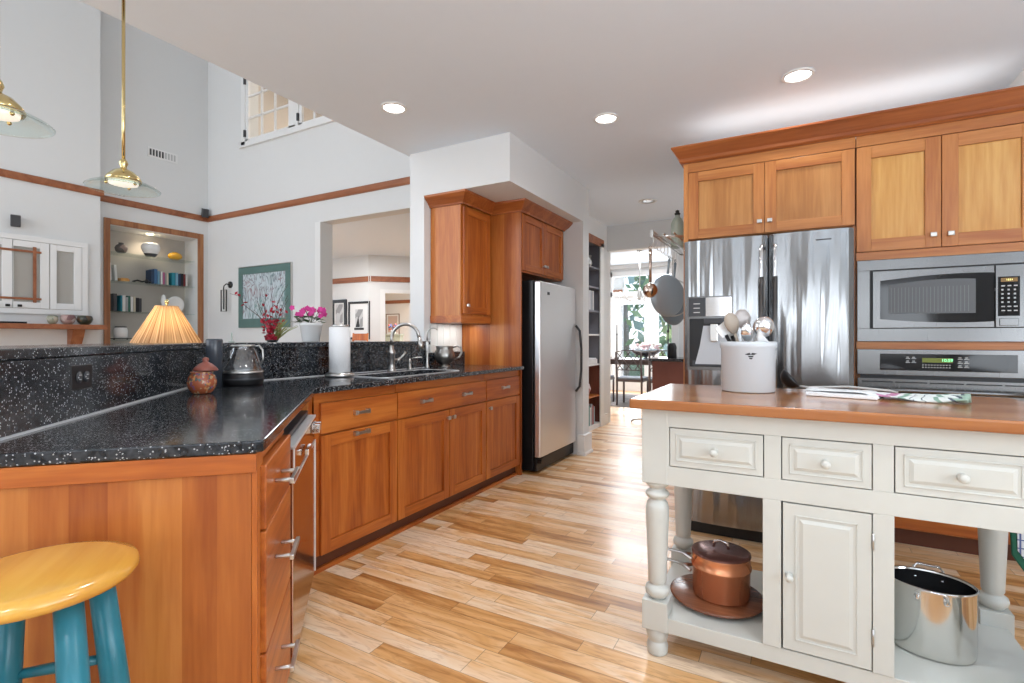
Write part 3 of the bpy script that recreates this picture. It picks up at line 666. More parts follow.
# pewter pitcher
r = thing('pewter_pitcher', 'round-bellied pewter pitcher with looped handle in the counter corner', 'pitcher', (-2.47, 3.33, .916), math.radians(42))
c = MB(); c.lathe([(.05, 0), (.052, .006), (.032, .014), (.03, .02), (.055, .035), (.078, .065), (.083, .09), (.078, .12), (.068, .14), (.066, .155), (.073, .17), (.068, .17), (.06, .155), (.07, .12), (.075, .09), (.05, .04), (.001, .03)], M['pewter'], n=28); c.build('body', r)
c = MB(); c.tube([(.068, 0, .155), (.10, 0, .17), (.135, 0, .155), (.14, 0, .12), (.12, 0, .08), (.08, 0, .06)], [.006, .008, .008, .008, .007, .006], M['pewter']); c.build('handle', r)
c = MB(); c.extrude([(-.066, -.02, .168), (-.095, 0, .172), (-.066, .02, .168), (-.066, 0, .13)], (0, 0, .002), M['pewter']); c.build('spout', r)
# paper towels
r = thing('paper_towel_holder', 'upright paper towel holder with round steel base near the corner of the counter', 'paper towel holder', (-2.42, 2.20, .916))
c = MB(); c.lathe([(.085, 0), (.086, .012), (.08, .022), (.02, .024), (.012, .03)], M['nickel'], n=32); c.tube([(0, 0, .02), (0, 0, .31)], .007, M['nickel']); c.lathe([(.05, .302), (.055, .306), (.05, .314), (.001, .318)], M['nickel']); c.build('stand', r)
c = MB(); c.lathe([(.02, .026), (.062, .026), (.0625, .16), (.062, .300), (.02, .300), (.02, .026)], M['paper'], n=36, close=False); tag(c.build('paper_towel_roll', None, loc=(-2.42, 2.20, .916)), 'white roll of paper towels on the upright steel holder', 'paper towel')
# kettle
r = thing('glass_kettle', 'clear glass electric kettle on a black base, on the granite counter', 'kettle', (-2.40, 1.565, .916))
c = MB(); c.lathe([(.088, 0), (.09, .012), (.093, .02), (.095, .03), (.093, .058), (.088, .062), (.001, .062)], M['black'], n=32); c.lathe([(.0955, .030), (.0965, .034), (.0955, .038)], M['dark'], close=False); c.build('base', r)
c = MB(); c.lathe([(.094, .0635), (.095, .072), (.088, .072)], M['nickel'], n=32, close=False); c.build('collar', r)
c = MB(); c.lathe([(.092, .07), (.088, .09), (.075, .13), (.060, .17), (.052, .185), (.054, .192)], M['kglass'], n=32, close=False); c.build('jug', r)
c = MB(); c.lathe([(.054, .192), (.056, .196), (.05, .200), (.001, .202)], M['nickel'], n=28); c.build('lid', r)
c = MB(); c.tube([(.045, .03, .19), (.065, .042, .197), (.082, .05, .175), (.084, .052, .13), (.072, .045, .10)], .0045, M['nickel']); c.build('handle', r)
# black canister behind
b = MB(); b.lathe([(.036, 0), (.036, .222), (.034, .228), (.028, .230), (.001, .230)], mat('satin_black', (.05, .057, .07), .22), n=32)
tag(b.build('black_canister', None, loc=(-2.405, 1.425, .916)), 'plain black cylindrical canister standing between ceramic jar and kettle', 'canister')
# painted lidded jar
jm = multi('painted_glaze', (.33, .085, .035), [(.42, .28, .15), (.08, .10, .09), (.50, .22, .08), (.22, .09, .16)], 95, .55, .2)
r = thing('ceramic_jar', 'round painted red and tan pottery jar with a lid, at the counter corner', 'jar', (-2.19, 1.245, .916))
r.scale = (.80, .80, .94)
c = MB(); c.lathe([(.04, 0), (.05, .005), (.066, .03), (.070, .05), (.064, .075), (.052, .09), (.058, .096), (.055, .098), (.048, .092), (.06, .07), (.001, .02)], jm, n=32); c.build('body', r)
c = MB(); lm = mat('rust_lid_glaze', (.34, .10, .07), .35, noise=.5, nscale=40); c.lathe([(.056, .101), (.060, .106), (.05, .118), (.03, .133), (.016, .139), (.012, .144), (.016, .152), (.012, .160), (.001, .163)], lm, (.012, .012, 0), n=32); c.build('lid', r)
# upper corner cabinet
r = thing('wall_cabinet', 'narrow cherry wall cabinet with one tall door above the corner of the sink counter', 'cabinet', (-2.30, 3.31, 0), LS)
c = MB(); c.box(0, .44, 0, .295, 1.29, 2.22, M['cherrys']); c.build('carcass', r)
d = MB(); shaker(d, .022, .418, 1.345, 2.195, M['cherry'], M['cherryh'], M['cherry'], -.0005, w=.06); o = d.build('door', r, .0015); sqknob(o, .055, -.02, 1.41)
c = MB(); c.box(-.008, .44, -.012, .295, 1.272, 1.33, M['cherryh']); c.build('light_rail', r, .002)
# tall panel + cabinet over the freezer
r = thing('freezer_surround', 'tall cherry side panel and bridging two-door cabinet around the stainless freezer', 'cabinet', (-2.02, 3.758, 0), LS)
c = MB(); c.box(0, .022, -.02, .575, 0, 2.22, M['cherrye']); c.build('side_panel', r, .001)
c = MB(); c.box(.0225, .90, 0, .57, 1.71, 2.22, M['cherry']); c.build('carcass', r)
for x0, x1, kx in ((.03, .462, .437), (.465, .895, .49)):
    d = MB(); shaker(d, x0, x1, 1.725, 2.20, M['cherry'], M['cherryh'], M['cherry'], -.0005); o = d.build('door', r, .0015); sqknob(o, kx, -.02, 1.80)
crn = [(0, 2.207), (.010, 2.207), (.014, 2.219), (.078, 2.278), (.082, 2.292), (0, 2.292)]
b = MB(); b.sweep([(-2.598, 3.308), (-2.30 + .02, 3.308), (-2.28, 3.757), (-1.998, 3.757), (-1.998, 4.66), (-2.598, 4.66)], crn, M['crown'])
tag(b.build('crown_moulding'), 'cherry crown moulding stepping around the left wall cabinets', 'crown moulding')
# freezer
r = thing('upright_freezer', 'tall single-door stainless freezer with black sides in the cherry alcove', 'freezer', (-1.87, 3.885, 0), LS)
c = MB(); c.box(-.03, .79, .065, .70, .02, 1.64, M['black']); c.box(-.03, .79, .03, .06, .02, .12, M['black']); c.build('body', r, .004)
c = MB(); c.box(-.02, .78, 0, .06, .135, 1.635, M['steels']); dr = c.build('door', r, .012)
c = MB(); c.tube([(.765, -.005, 1.27), (.765, -.045, 1.22), (.765, -.062, 1.05), (.765, -.062, .85), (.765, -.045, .68), (.765, -.005, .63)], .012, M['dark']); c.build('handle', dr)
c = MB(); c.box(.12, .165, -.002, .0005, 1.525, 1.55, M['black']); c.build('badge', dr)
c = MB(); c.box(-.02, .01, -.01, .06, .09, .125, M['black']); c.build('hinge', r)
# ================================================================== RIGHT RUN (faces -Y)
r = thing('fridge_surround', 'honey-toned cherry cabinet with two doors bridging above the large refrigerator', 'cabinet', (0, 3.52, 0))
c = MB(); c.box(-.64, -.612, -.02, .62, 0, 2.30, M['honeyf']); c.box(.292, .31, -.0, .62, 0, 1.795, M['honeyf']); c.build('side_panel', r, .001)
c = MB(); c.box(-.6115, .308, 0, .62, 1.797, 2.30, M['honeyf']); c.box(-.6115, .308, -.02, -.0005, 2.24, 2.31, M['honeyh']); c.box(-.6119, -.6115, -.02, -.0005, 1.797, 2.24, M['honeyf']); c.build('carcass', r)
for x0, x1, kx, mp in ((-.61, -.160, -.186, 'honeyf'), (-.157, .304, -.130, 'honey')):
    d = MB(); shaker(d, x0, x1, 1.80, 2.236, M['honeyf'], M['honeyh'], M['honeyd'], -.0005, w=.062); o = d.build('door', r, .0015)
    sqknob(o, kx, -.02, 1.87)
r = thing('oven_cabinet', 'tall honey cherry cabinet housing microwave and wall oven, two doors on top', 'cabinet', (0, 3.52, 0))
c = MB(); c.box(.312, 1.08, 0, .62, .09, 2.30, M['honeyf']); c.box(.312, 1.08, -.02, -.0005, 2.24, 2.31, M['honeyh']); c.box(.312, 1.08, -.02, -.0005, 1.591, 1.634, M['honeyh']); c.box(.312, 1.08, -.02, -.0005, 1.089, 1.127, M['honeyh'])
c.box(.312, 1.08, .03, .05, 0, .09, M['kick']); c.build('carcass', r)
for x0, x1, kx in ((.314, .690, .655), (.694, 1.078, .728)):
    d = MB(); shaker(d, x0, x1, 1.64, 2.236, M['honeyf'], M['honeyh'], M['honey'], -.0005, w=.068); o = d.build('door', r, .0015)
    sqknob(o, kx, -.02, 1.705)
d = MB(); d.box(.316, 1.076, -.02, -.0005, .10, .30, M['cherryh']); o = d.build('drawer', r, .002); bowpull(o, .665, -.02, .235, .16)
crn2 = [(0, 2.30), (.012, 2.30), (.022, 2.312), (.022, 2.33), (.026, 2.335), (.060, 2.385), (.066, 2.392), (.066, 2.402), (0, 2.402)]
b = MB(); b.sweep([(-.642, 4.11), (-.642, 3.498), (1.081, 3.498), (1.081, 3.55)], crn2, M['crown'])
tag(b.build('cornice'), 'wide stepped cherry cornice running along the top of the refrigerator and oven cabinets', 'cornice')
# refrigerator
r = thing('refrigerator', 'large side-by-side stainless refrigerator with ice and water dispenser', 'refrigerator', (0, 3.12, 0))
c = MB(); c.box(-.565, .265, .075, .98, .06, 1.715, M['dark']); c.box(-.56, .26, .05, .074, .0, .075, M['black']); c.box(-.50, -.47, .08, .9, 0, .06, M['black']); c.box(.18, .21, .08, .9, 0, .06, M['black']); c.build('body', r, .004)
def bowed(x0, x1, z0, z1, holes=None):
    """slightly bowed door skin"""
    c = MB(); n = 16; pts = []
    for i in range(n + 1):
        u = i / n; x = x0 + (x1 - x0) * u; e = min(u, 1 - u); pts.append((x, .0 - .012 * math.sin(PI * u) + (.02 if e == 0 else 0)))
    pts += [(x1, .07), (x0, .07)]
    c.prism(pts[::-1] if False else pts, z0, z1, M['steelv'])
    return c
c = bowed(-.57, -.127, .08, 1.718); fd = c.build('freezer_door', r, .002)
c = bowed(-.121, .27, .08, 1.718); rd = c.build('fridge_door', r, .002)
for x, p in ((-.155, fd), (-.088, rd)):
    h = MB(); h.tube([(x + (.0), -.005, 1.655), (x, -.03, 1.65), (x, -.055, 1.61), (x, -.062, 1.50), (x, -.062, .60), (x, -.05, .50), (x, -.005, .47)], .0095, M['chrome'], 12)
    h.tube([(x, -.062, 1.48), (x, -.062, .62)], .0125, M['steel'], 12); h.build('handle', p)
c = MB(); c.box(-.545, -.30, -.024, -.005, .965, 1.39, M['steel'])
c.box(-.537, -.445, -.027, -.0241, 1.275, 1.382, M['dark']); c.box(-.443, -.308, -.027, -.0241, 1.275, 1.382, M['chrome'])
for z in (1.345, 1.32, 1.295): c.box(-.51, -.475, -.0278, -.0271, z, z + .005, M['nickel'])
dsp = c.build('dispenser', fd, .003)
c = MB(); c.box(-.532, -.31, -.0285, -.0241, .985, 1.262, M['black']); c.box(-.515, -.315, -.0315, -.0286, .99, 1.02, M['dark']); c.build('recess', dsp)
sm = mat('light_plastic', (.50, .51, .53), .35)
c = MB(); c.extrude([(-.50, -.0345, 1.0), (-.31, -.0345, 1.0), (-.31, -.0345, 1.22), (-.455, -.0345, 1.22), (-.475, -.0345, 1.1)], (0, .0055, 0), sm); c.build('back_plate', dsp)
c = MB(); c.box(-.415, -.375, -.055, -.036, 1.13, 1.23, M['nickel']); c.box(-.45, -.33, -.05, -.0286, 1.232, 1.262, M['dark']); c.build('paddle', dsp, .004)
ff = text('badge', 'appliance', .016, mat('badge_grey', (.25, .22, .22), .4), rd, (.10, -.0125, 1.675), (R90, 0, 0)) if False else None
c = MB(); c.box(.10, .17, -.0135, -.009, 1.662, 1.668, M['dark']); c.build('badge', rd)
# microwave
r = thing('microwave_oven', 'built-in stainless microwave with black window and keypad above the wall oven', 'microwave', (0, 3.50, 0))
c = MB(); c.box(.315, 1.077, -.012, -.0005, 1.53, 1.588, M['steel']); c.box(.315, 1.077, -.012, -.0005, 1.131, 1.203, M['steel']); c.box(.315, .375, -.012, -.0005, 1.203, 1.53, M['steel']); c.box(1.02, 1.077, -.012, -.0005, 1.203, 1.53, M['steel'])
c.build('trim_kit', r, .0015)
c = MB(); c.box(.375, 1.02, -.004, -.0005, 1.203, 1.53, M['black']); c.build('body', r)
c = MB(); c.box(.385, .897, -.03, -.0045, 1.205, 1.522, M['steel']); md = c.build('door', r, .002)
c = MB(); pts = [(.42 + (.905 - .42) * i / 14 * 1.0, 1.462 + .028 * math.sin(PI * (.06 + i / 14 * .62))) for i in range(15)]
pts = [(min(p[0], .8965), p[1]) for p in pts]
bot = [(p[0], 2 * 1.362 - p[1] - .002) for p in pts]
c.extrude([(x, -.033, z) for x, z in pts] + [(x, -.033, z) for x, z in bot[::-1]], (0, .0025, 0), M['blackg']); gl = c.build('glass', md)
mw = mat('microwave_mesh', (.10, .103, .106), .35, .2)
c = MB(); top = [(.457 + (.823 - .457) * i / 12, 1.435 + .028 * math.sin(PI * (.08 + i / 12 * .62))) for i in range(13)]
c.extrude([(x, -.0345, z) for x, z in top] + [(.823, -.0345, 1.28), (.457, -.0345, 1.283)], (0, .0013, 0), mw)
for i in range(22): c.box(.468 + i * .0155, .4695 + i * .0155, -.0350, -.0346, 1.29, 1.425, mat('mesh_line', (.24, .24, .25), .4) if i == 0 else c.mats[-1])
c.build('viewing_window', gl)
c = MB(); c.box(.901, 1.017, -.03, -.0045, 1.205, 1.522, M['steel']); cp = c.build('control_panel', r, .002)
c = MB(); c.box(.910, .992, -.032, -.0301, 1.262, 1.462, M['blackg']); c.build('keypad', cp)
keyc = mat('key_grey', (.55, .55, .53), .5); org = mat('amber_display', (.10, .05, .01), .3, emit=(1, .55, .1), estr=.12); dig = mat('display_digits', (.9, .9, .3), .4, emit=(1, .9, .3), estr=1.5)
c = MB(); c.box(.920, .983, -.0330, -.0321, 1.435, 1.455, org); dp = c.build('display', cp)
text('digits', '12:51', .012, dig, dp, (.953, -.0336, 1.445), (R90, 0, 0), .0002)
for rr_ in range(7):
    for cc_ in range(3):
        c = MB(); x = .922 + cc_ * .0235; z = 1.412 - rr_ * .021; c.box(x, x + (.014 if rr_ in (0, 5, 6) else .008), -.0330, -.0321, z, z + (.006 if rr_ in (0, 5, 6) else .008), keyc); c.build('button', cp)
c = MB(); c.box(.915, .988, -.035, -.0301, 1.213, 1.25, M['steel']); c.build('door_button', cp, .004)
# wall oven
r = thing('wall_oven', 'stainless wall oven with black control panel and green clock, below the microwave', 'oven', (0, 3.50, 0))
c = MB(); c.box(.315, 1.077, -.012, -.0005, .945, 1.087, M['steel']); cp = c.build('control_panel', r, .002)
c = MB(); c.box(.421, .989, -.0155, -.0121, .972, 1.063, M['blackg']); gp = c.build('glass_panel', cp, .001)
grn = mat('green_digits', (.1, .6, .25), .4, emit=(.25, 1, .45), estr=1.6); olv = mat('olive_display', (.05, .06, .01), .3, emit=(.25, .3, .02), estr=.35)
c = MB(); c.box(.607, .735, -.0162, -.0156, 1.018, 1.042, olv); dp = c.build('display', gp); text('digits', '10:59', .022, grn, dp, (.712, -.0166, 1.030), (R90, 0, 0), .0002)
for bx, n_ in ((.545, 2), (.765, 2)):
    for i in range(2):
        for j in range(3 if bx > .7 else 2):
            c = MB(); x = bx + i * .026 - .01; z = 1.036 - j * .021; c.box(x, x + .02, -.0162, -.0156, z, z + .003, keyc); c.box(x + .003, x + .015, -.0162, -.0156, z + .007, z + .011, keyc); c.build('button', gp)
for j in range(2):
    for i in range(10):
        c = MB(); x = .607 + i * .0125; z = 1.002 - j * .013; c.box(x, x + .006, -.0162, -.0156, z, z + .005, keyc); c.build('button', gp)
c = MB(); c.box(.33, 1.06, -.006, -.0005, .31, .944, M['black']); c.build('body', r)
c = MB(); c.box(.315, 1.077, -.035, -.0065, .34, .925, M['steel']); c.box(.36, 1.03, -.037, -.0351, .42, .80, M['blackg']); od = c.build('door', r, .003)
c = MB()
for i in range(5): c.box(.335 + i * .15, .475 + i * .15, -.0365, -.0351, .905, .911, M['black'])
c.build('vent_slots', od)
c = MB(); c.tube([(.34, -.035, .858), (.36, -.075, .865), (.5, -.095, .868), (.70, -.10, .868), (.9, -.095, .868), (1.03, -.075, .865), (1.05, -.035, .858)], .013, M['steel'], 12); c.build('handle', od)
# ================================================================== ISLAND
IX0, IX1, IY0, IY1 = -.485, .657, 1.84, 2.44
isl = thing('kitchen_island', 'cream painted island table with turned legs, three drawers and a butcher block top', 'kitchen island', (0, 0, 0))
c = MB(); c.box(-.517, .689, 1.795, 2.49, .898, .933, M['butcher']); c.build('worktop', isl, .006)
c = MB()
c.box(-.395, .567, 1.843, 1.862, .835, .897, M['cream']); c.box(-.395, .567, 1.843, 1.862, .628, .696, M['cream'])
for x0, x1 in ((-.395, -.386), (-.085, -.036), (.205, .256), (.557, .567)): c.box(x0, x1, 1.843, 1.862, .696, .835, M['cream'])
c.box(-.395, .567, 2.40, 2.42, .628, .897, M['cream']); c.box(-.47, -.45, 1.93, 2.35, .628, .897, M['cream']); c.box(.622, .642, 1.93, 2.35, .628, .897, M['cream'])
c.build('apron', isl, .0015)
fm = mat('gap_shade', (.05, .045, .04), .7)  # near-black sheets behind drawers and door stand in for shade in the gaps
# centre cupboard under the apron
c = MB(); c.box(-.089, -.036, 1.843, 2.39, .155, .628, M['cream']); c.box(.205, .257, 1.843, 2.39, .155, .628, M['cream']); c.box(-.036, .205, 2.36, 2.39, .155, .628, M['cream']); c.box(-.036, .205, 1.87, 2.36, .15, .156, M['cream']); c.build('cupboard', isl, .0015)
c = MB(); c.box(-.47, .642, 1.848, 2.42, .10, .153, M['cream']); c.build('shelf', isl, .002)
def raised(x0, x1, z0, z1, y, mrg, name, hood=.0):
    d = MB(); m = M['cream']
    d.box(x0, x1, y, y + .018, z0, z1, m)
    # raised field framed by a sunk moulding
    a = [(x0 + mrg, z0 + mrg), (x1 - mrg, z0 + mrg), (x1 - mrg, z1 - mrg), (x0 + mrg, z1 - mrg)]
    for (p, q) in ((.0, .004), ):
        for (xa, xb, za, zb) in ((a[0][0], a[1][0], a[0][1], a[0][1] + q), (a[0][0], a[1][0], a[2][1] - q, a[2][1]), (a[0][0], a[0][0] + q, a[0][1], a[2][1]), (a[1][0] - q, a[1][0], a[0][1], a[2][1])):
            d.box(xa, xb, y - .003, y, za, zb, m)
    i = mrg + .012
    v0 = [d.bm.verts.new((x, y - .0005, z)) for x, z in ((x0 + i, z0 + i), (x1 - i, z0 + i), (x1 - i, z1 - i), (x0 + i, z1 - i))]
    i += .010
    v1 = [d.bm.verts.new((x, y - .005, z)) for x, z in ((x0 + i, z0 + i), (x1 - i, z0 + i), (x1 - i, z1 - i), (x0 + i, z1 - i))]
    d.faces([d.bm.faces.new([v0[k], v0[(k + 1) % 4], v1[(k + 1) % 4], v1[k]]) for k in range(4)] + [d.bm.faces.new(v1)], m)
    return d
for x0, x1 in ((-.383, -.088), (-.033, .202), (.259, .554)):
    d = raised(x0, x1, .699, .832, 1.842, .020, 'drawer'); o = d.build('drawer', isl, .001)
    roundknob(o, (x0 + x1) / 2, 1.838, .764, .0135, M['cream'])
c = MB(); c.box(-.39, .56, 1.864, 1.866, .69, .84, fm); c.build('drawer_gap_shade', isl)
d = raised(-.031, .202, .160, .624, 1.842, .034, 'door'); o = d.build('door', isl, .001); roundknob(o, -.013, 1.842, .395, .012, M['cream'])
for z in (.235, .52):
    h = MB(); h.tube([(.2055, 1.839, z), (.2055, 1.839, z + .05)], .003, M['nickel'], 8); h.build('hinge', o)
c = MB(); c.box(-.034, .203, 1.862, 1.864, .157, .627, fm); c.build('door_gap', isl)
LEGP = [(.028, 0), (.036, .006), (.038, .03), (.034, .045), (.030, .05), (.036, .06), (.040, .078), (.038, .098)]
LEGU = [(.030, .206), (.034, .214), (.041, .220), (.044, .232), (.041, .244), (.033, .250), (.028, .253), (.028, .260), (.032, .263), (.033, .30), (.037, .40), (.0405, .50), (.0405, .535), (.036, .552), (.028, .560), (.027, .566), (.036, .571), (.042, .580), (.042, .586), (.035, .594), (.027, .600), (.0265, .606), (.036, .612), (.041, .620), (.041, .627)]
for x, y in ((-.4375, 1.887), (.6115, 1.887), (-.4375, 2.385), (.6115, 2.385)):
    c = MB(); c.lathe(LEGP, M['cream'], n=28); c.box(-.045, .045, -.045, .045, .10, .205, M['cream']); c.lathe(LEGU, M['cream'], n=28); c.box(-.045, .045, -.045, .045, .628, .897, M['cream']); c.build('leg', isl, .004, loc=(x, y, 0))
# crock + utensils
CX, CY = -.165, 2.29
r = thing('utensil_crock', 'grey-white stoneware crock with small dark emblem, holding kitchen utensils on the island', 'crock', (CX, CY, .934))
ck = mat('stoneware', (.60, .635, .66), .22)
c = MB(); c.lathe([(.096, 0), (.101, .004), (.1015, .172), (.106, .178), (.107, .196), (.102, .202), (.095, .198), (.094, .02), (.001, .015)], ck, n=48); cb_ = c.build('body', r)
em = MB(); a0 = math.radians(-80)
def onc(u, v, R=.1022): a = a0 + u / R; return (R * math.cos(a), R * math.sin(a), v)
for poly in ([(-.022, .152), (-.004, .158), (0, .150), (-.012, .149)], [(.022, .155), (.004, .158), (0, .150), (.012, .150)], [(-.01, .146), (.01, .146), (.008, .141), (-.008, .141)], [(-.007, .138), (.007, .138), (.004, .133), (-.004, .133)]):
    vs = [em.bm.verts.new(onc(u, v)) for u, v in poly]; vb = [em.bm.verts.new(onc(u, v, .1012)) for u, v in poly]
    em.faces([em.bm.faces.new(vs), em.bm.faces.new(vb[::-1])] + [em.bm.faces.new([vb[i], vb[(i + 1) % 4], vs[(i + 1) % 4], vs[i]]) for i in range(4)], M['black'])
em.build('emblem', r)
wd = mat('pale_wood', (.43, .36, .29), .5, noise=.3); wd2 = mat('brown_wood', (.34, .22, .14), .5, noise=.3)
def stick(label, name, base, tip, rad, mm, head, cat='utensil'):
    """local z runs from the foot of the tool to its head"""
    b0 = Vector(base); t0 = Vector(tip); d = (t0 - b0); L_ = d.length; o = thing(name, label, cat, (CX + b0.x, CY + b0.y, .934 + b0.z), 0)
    zx = d.normalized(); xx = Vector((.874, .485, 0)); xx = (xx - zx * xx.dot(zx)).normalized(); yy = zx.cross(xx)
    q = Matrix((xx, yy, zx)).transposed().to_quaternion(); o.rotation_mode = 'QUATERNION'; o.rotation_quaternion = q
    h = MB(); h.tube([(0, 0, 0), (0, 0, L_ * .5), (0, 0, L_)], rad, mm, 10); h.build('handle', o)
    hb = MB(); head(hb, L_); hb.build('head', o)
    return o
def spoonhead(m, w=.03, l=.045, dd=.012):
    def f(h, L_):
        h.lathe([(.001, -l * .9), (.35, -l * .75), (.75, -l * .4), (1, 0), (.85, l * .5), (.5, l * .85), (.001, l)] if False else [(.0008, -l), (w * .4, -l * .8), (w * .8, -l * .4), (w, .1 * l), (w * .85, l * .55), (w * .5, l * .88), (.0008, l)], m, (0, 0, L_ + l * .85), 20, 1, dd / w)
    return f
stick('pale wooden spoon leaning left in the crock, oval bowl up', 'wooden_spoon', (.01, 0, .03), (-.046, -.03, .235), .006, wd, spoonhead(wd, .031, .048))
stick('rounded brown spoon rising highest behind the others in the crock', 'serving_spoon', (.01, .03, .03), (-.018, .035, .255), .006, M['nickel'], spoonhead(mat('grey_brown', (.42, .38, .36), .35, .4), .036, .045))
stick('steel soup ladle at the right of the crock with a shiny round bowl', 'soup_ladle', (-.03, 0, .03), (.040, 0, .235), .004, M['chrome'], lambda h, L_: h.ball((0, -.02, L_ + .03), .042, M['chrome'], 1, .7, 1, 24))
def whisk(h, L_):
    for k in range(6):
        a = PI * k / 6; pts = []
        for i in range(13):
            t_ = i / 12 * PI; pts.append((.028 * math.sin(t_) * math.cos(a) * (1 if True else 0), .028 * math.sin(t_) * math.sin(a), L_ + .07 * (1 - math.cos(t_)) / 2 * 1.0))
        h.tube(pts, .0014, M['chrome'], 6)
        h.tube([(-p[0], -p[1], p[2]) for p in pts], .0014, M['chrome'], 6)
stick('wire whisk leaning behind the ladle in the crock', 'whisk', (.0, .03, .03), (.052, .035, .235), .005, M['chrome'], whisk)
stick('curved steel spoon showing a bright bowl at mid crock', 'steel_spoon', (.02, 0, .03), (.005, -.045, .20), .004, M['chrome'], spoonhead(M['chrome'], .026, .042))
def spat(m, w, l, skew=0):
    def f(h, L_): h.extrude([(-w * .7, 0, L_ - .005), (w * .7, 0, L_ - .005), (w, 0, L_ + l * .4), (w, 0, L_ + l), (-w, 0, L_ + l - skew), (-w, 0, L_ + l * .4)], (0, .006, 0), m)
    return f
stick('white scraper with a black handle grip at the left of the crock', 'white_scraper', (.02, -.02, .03), (-.080, -.03, .228), .0075, M['black'], spat(M['white'], .025, .055, .012))
stick('second black-gripped tool beside the white scraper with pale blade', 'pale_spatula', (.03, .0, .03), (-.060, -.01, .225), .0075, M['black'], spat(mat('ivory', (.62, .60, .55), .4), .022, .06))
def wedge(h, L_): h.extrude([(-.006, -.008, L_ - .01), (.006, -.008, L_ - .01), (.052, -.008, L_ - .01), (-.02, -.008, L_ + .035)], (0, .012, 0), M['white'])
stick('white wedge-shaped plastic turner leaning over the right rim of the crock', 'white_turner', (-.02, -.02, .03), (.045, -.045, .212), .005, M['white'], wedge)
# skimmer
r = thing('skimmer_spoon', 'black slotted serving spoon resting on the island behind the towel', 'utensil', (-.01, 2.41, .934), 0)
c = MB(); n1, n2 = 10, 24
rg = [[c.bm.verts.new((.045 * math.sin(t_) * math.cos(a), .040 * math.sin(t_) * math.sin(a), .045 * (1 - math.cos(t_)))) for a in [2 * PI * j / n2 for j in range(n2)]] for t_ in [.02 + 1.45 * i / n1 for i in range(n1 + 1)]]
c.faces([c.bm.faces.new([A[j], A[(j + 1) % n2], B[(j + 1) % n2], B[j]]) for A, B in zip(rg, rg[1:]) for j in range(n2)], M['black'], True)
c.xf(Matrix.Translation((-.012, 0, .040)) @ Matrix.Rotation(math.radians(52), 4, 'Y') @ Matrix.Translation((0, 0, -.022))); bo = c.build('bowl', r, solid=.003)
c = MB()
for i in range(5): c.box(-.02, .02, -.022 + i * .010, -.019 + i * .010, .010, .0115, M['nickel'])
c.xf(Matrix.Translation((-.008, 0, .036)) @ Matrix.Rotation(math.radians(52), 4, 'Y') @ Matrix.Translation((0, 0, -.012))); c.build('slots', bo)
c = MB(); c.tube([(.03, 0, .018), (.06, .0, .014), (.20, .01, .022), (.33, .02, .012), (.36, .02, .006)], [.005, .0045, .0045, .005, .0045], mat('grey_handle', (.45, .44, .42), .35)); c.build('handle', r)
# paper pad and dish towel
b = MB(); b.box(-.11, .11, -.08, .08, 0, .012, M['paper']); o = b.build('note_pad', None, .002, loc=(.165, 2.26, .9345)); o.rotation_euler = (0, 0, math.radians(-14)); tag(o, 'flat white pad lying on the island under the dish towel', 'pad')
def stripemat():
    m, n, l, bb = newmat('towel_cloth'); t_ = n.new('ShaderNodeTexCoord'); s = n.new('ShaderNodeSeparateXYZ'); l.new(t_.outputs['UV'], s.inputs[0])
    r_ = n.new('ShaderNodeValToRGB'); r_.color_ramp.interpolation = 'CONSTANT'; e = r_.color_ramp.elements
    e[0].color = (.72, .73, .73, 1); e[0].position = 0; e[1].position = .50; e[1].color = (.50, .22, .36, 1)
    for p, cc in ((.57, (.74, .75, .75)), (.61, (.25, .38, .30)), (.66, (.70, .73, .71)), (.70, (.10, .12, .16)), (.71, (.68, .72, .69)), (.77, (.10, .13, .15)), (.78, (.66, .70, .67)), (.84, (.22, .34, .27)), (.87, (.66, .70, .67)), (.92, (.08, .10, .12)), (.94, (.30, .42, .34))):
        k = e.new(p); k.color = (*cc, 1)
    l.new(s.outputs['X'], r_.inputs['Fac']); l.new(r_.outputs['Color'], bb.inputs['Base Color']); bb.inputs['Roughness'].default_value = .9
    return m
tw = MB(); NU, NV = 46, 16; tm = stripemat(); T0 = Vector((.07, 2.34)); T1 = Vector((.50, 2.17))
def tf(u, v):
    base = T0.lerp(T1, u); d = (T1 - T0).normalized(); nn = Vector((-d.y, d.x)); w = .17 * (1 - .62 * u) * (1 + .05 * math.sin(9 * u))
    p = base + nn * (v - .55) * w
    z = .953 - .008 * min(1, max(0, (u - .35) / .2)) + .004 * math.sin(v * 5 + u * 4) + (u > .3) * (.009 * (u - .3) / .7) * (1 + math.sin(v * 16 + 14 * u)) - .010 * ((abs(v - .5) * 2) ** 4) * (1 if u > .42 else .3)
    return (p.x, p.y, max(z, .9362))
tw.grid(tf, NU, NV, tm); uvl = tw.bm.loops.layers.uv.new('UVMap')
tw.bm.verts.index_update()
for f in tw.bm.faces:
    for lo in f.loops:
        i, j = divmod(lo.vert.index, NV + 1); lo[uvl].uv = (i / NU + .03 * math.sin(j * .9), j / NV)
tag(tw.build('dish_towel', None, solid=.003), 'crumpled white dish towel with green, magenta and dark stripes on the island top', 'dish towel')
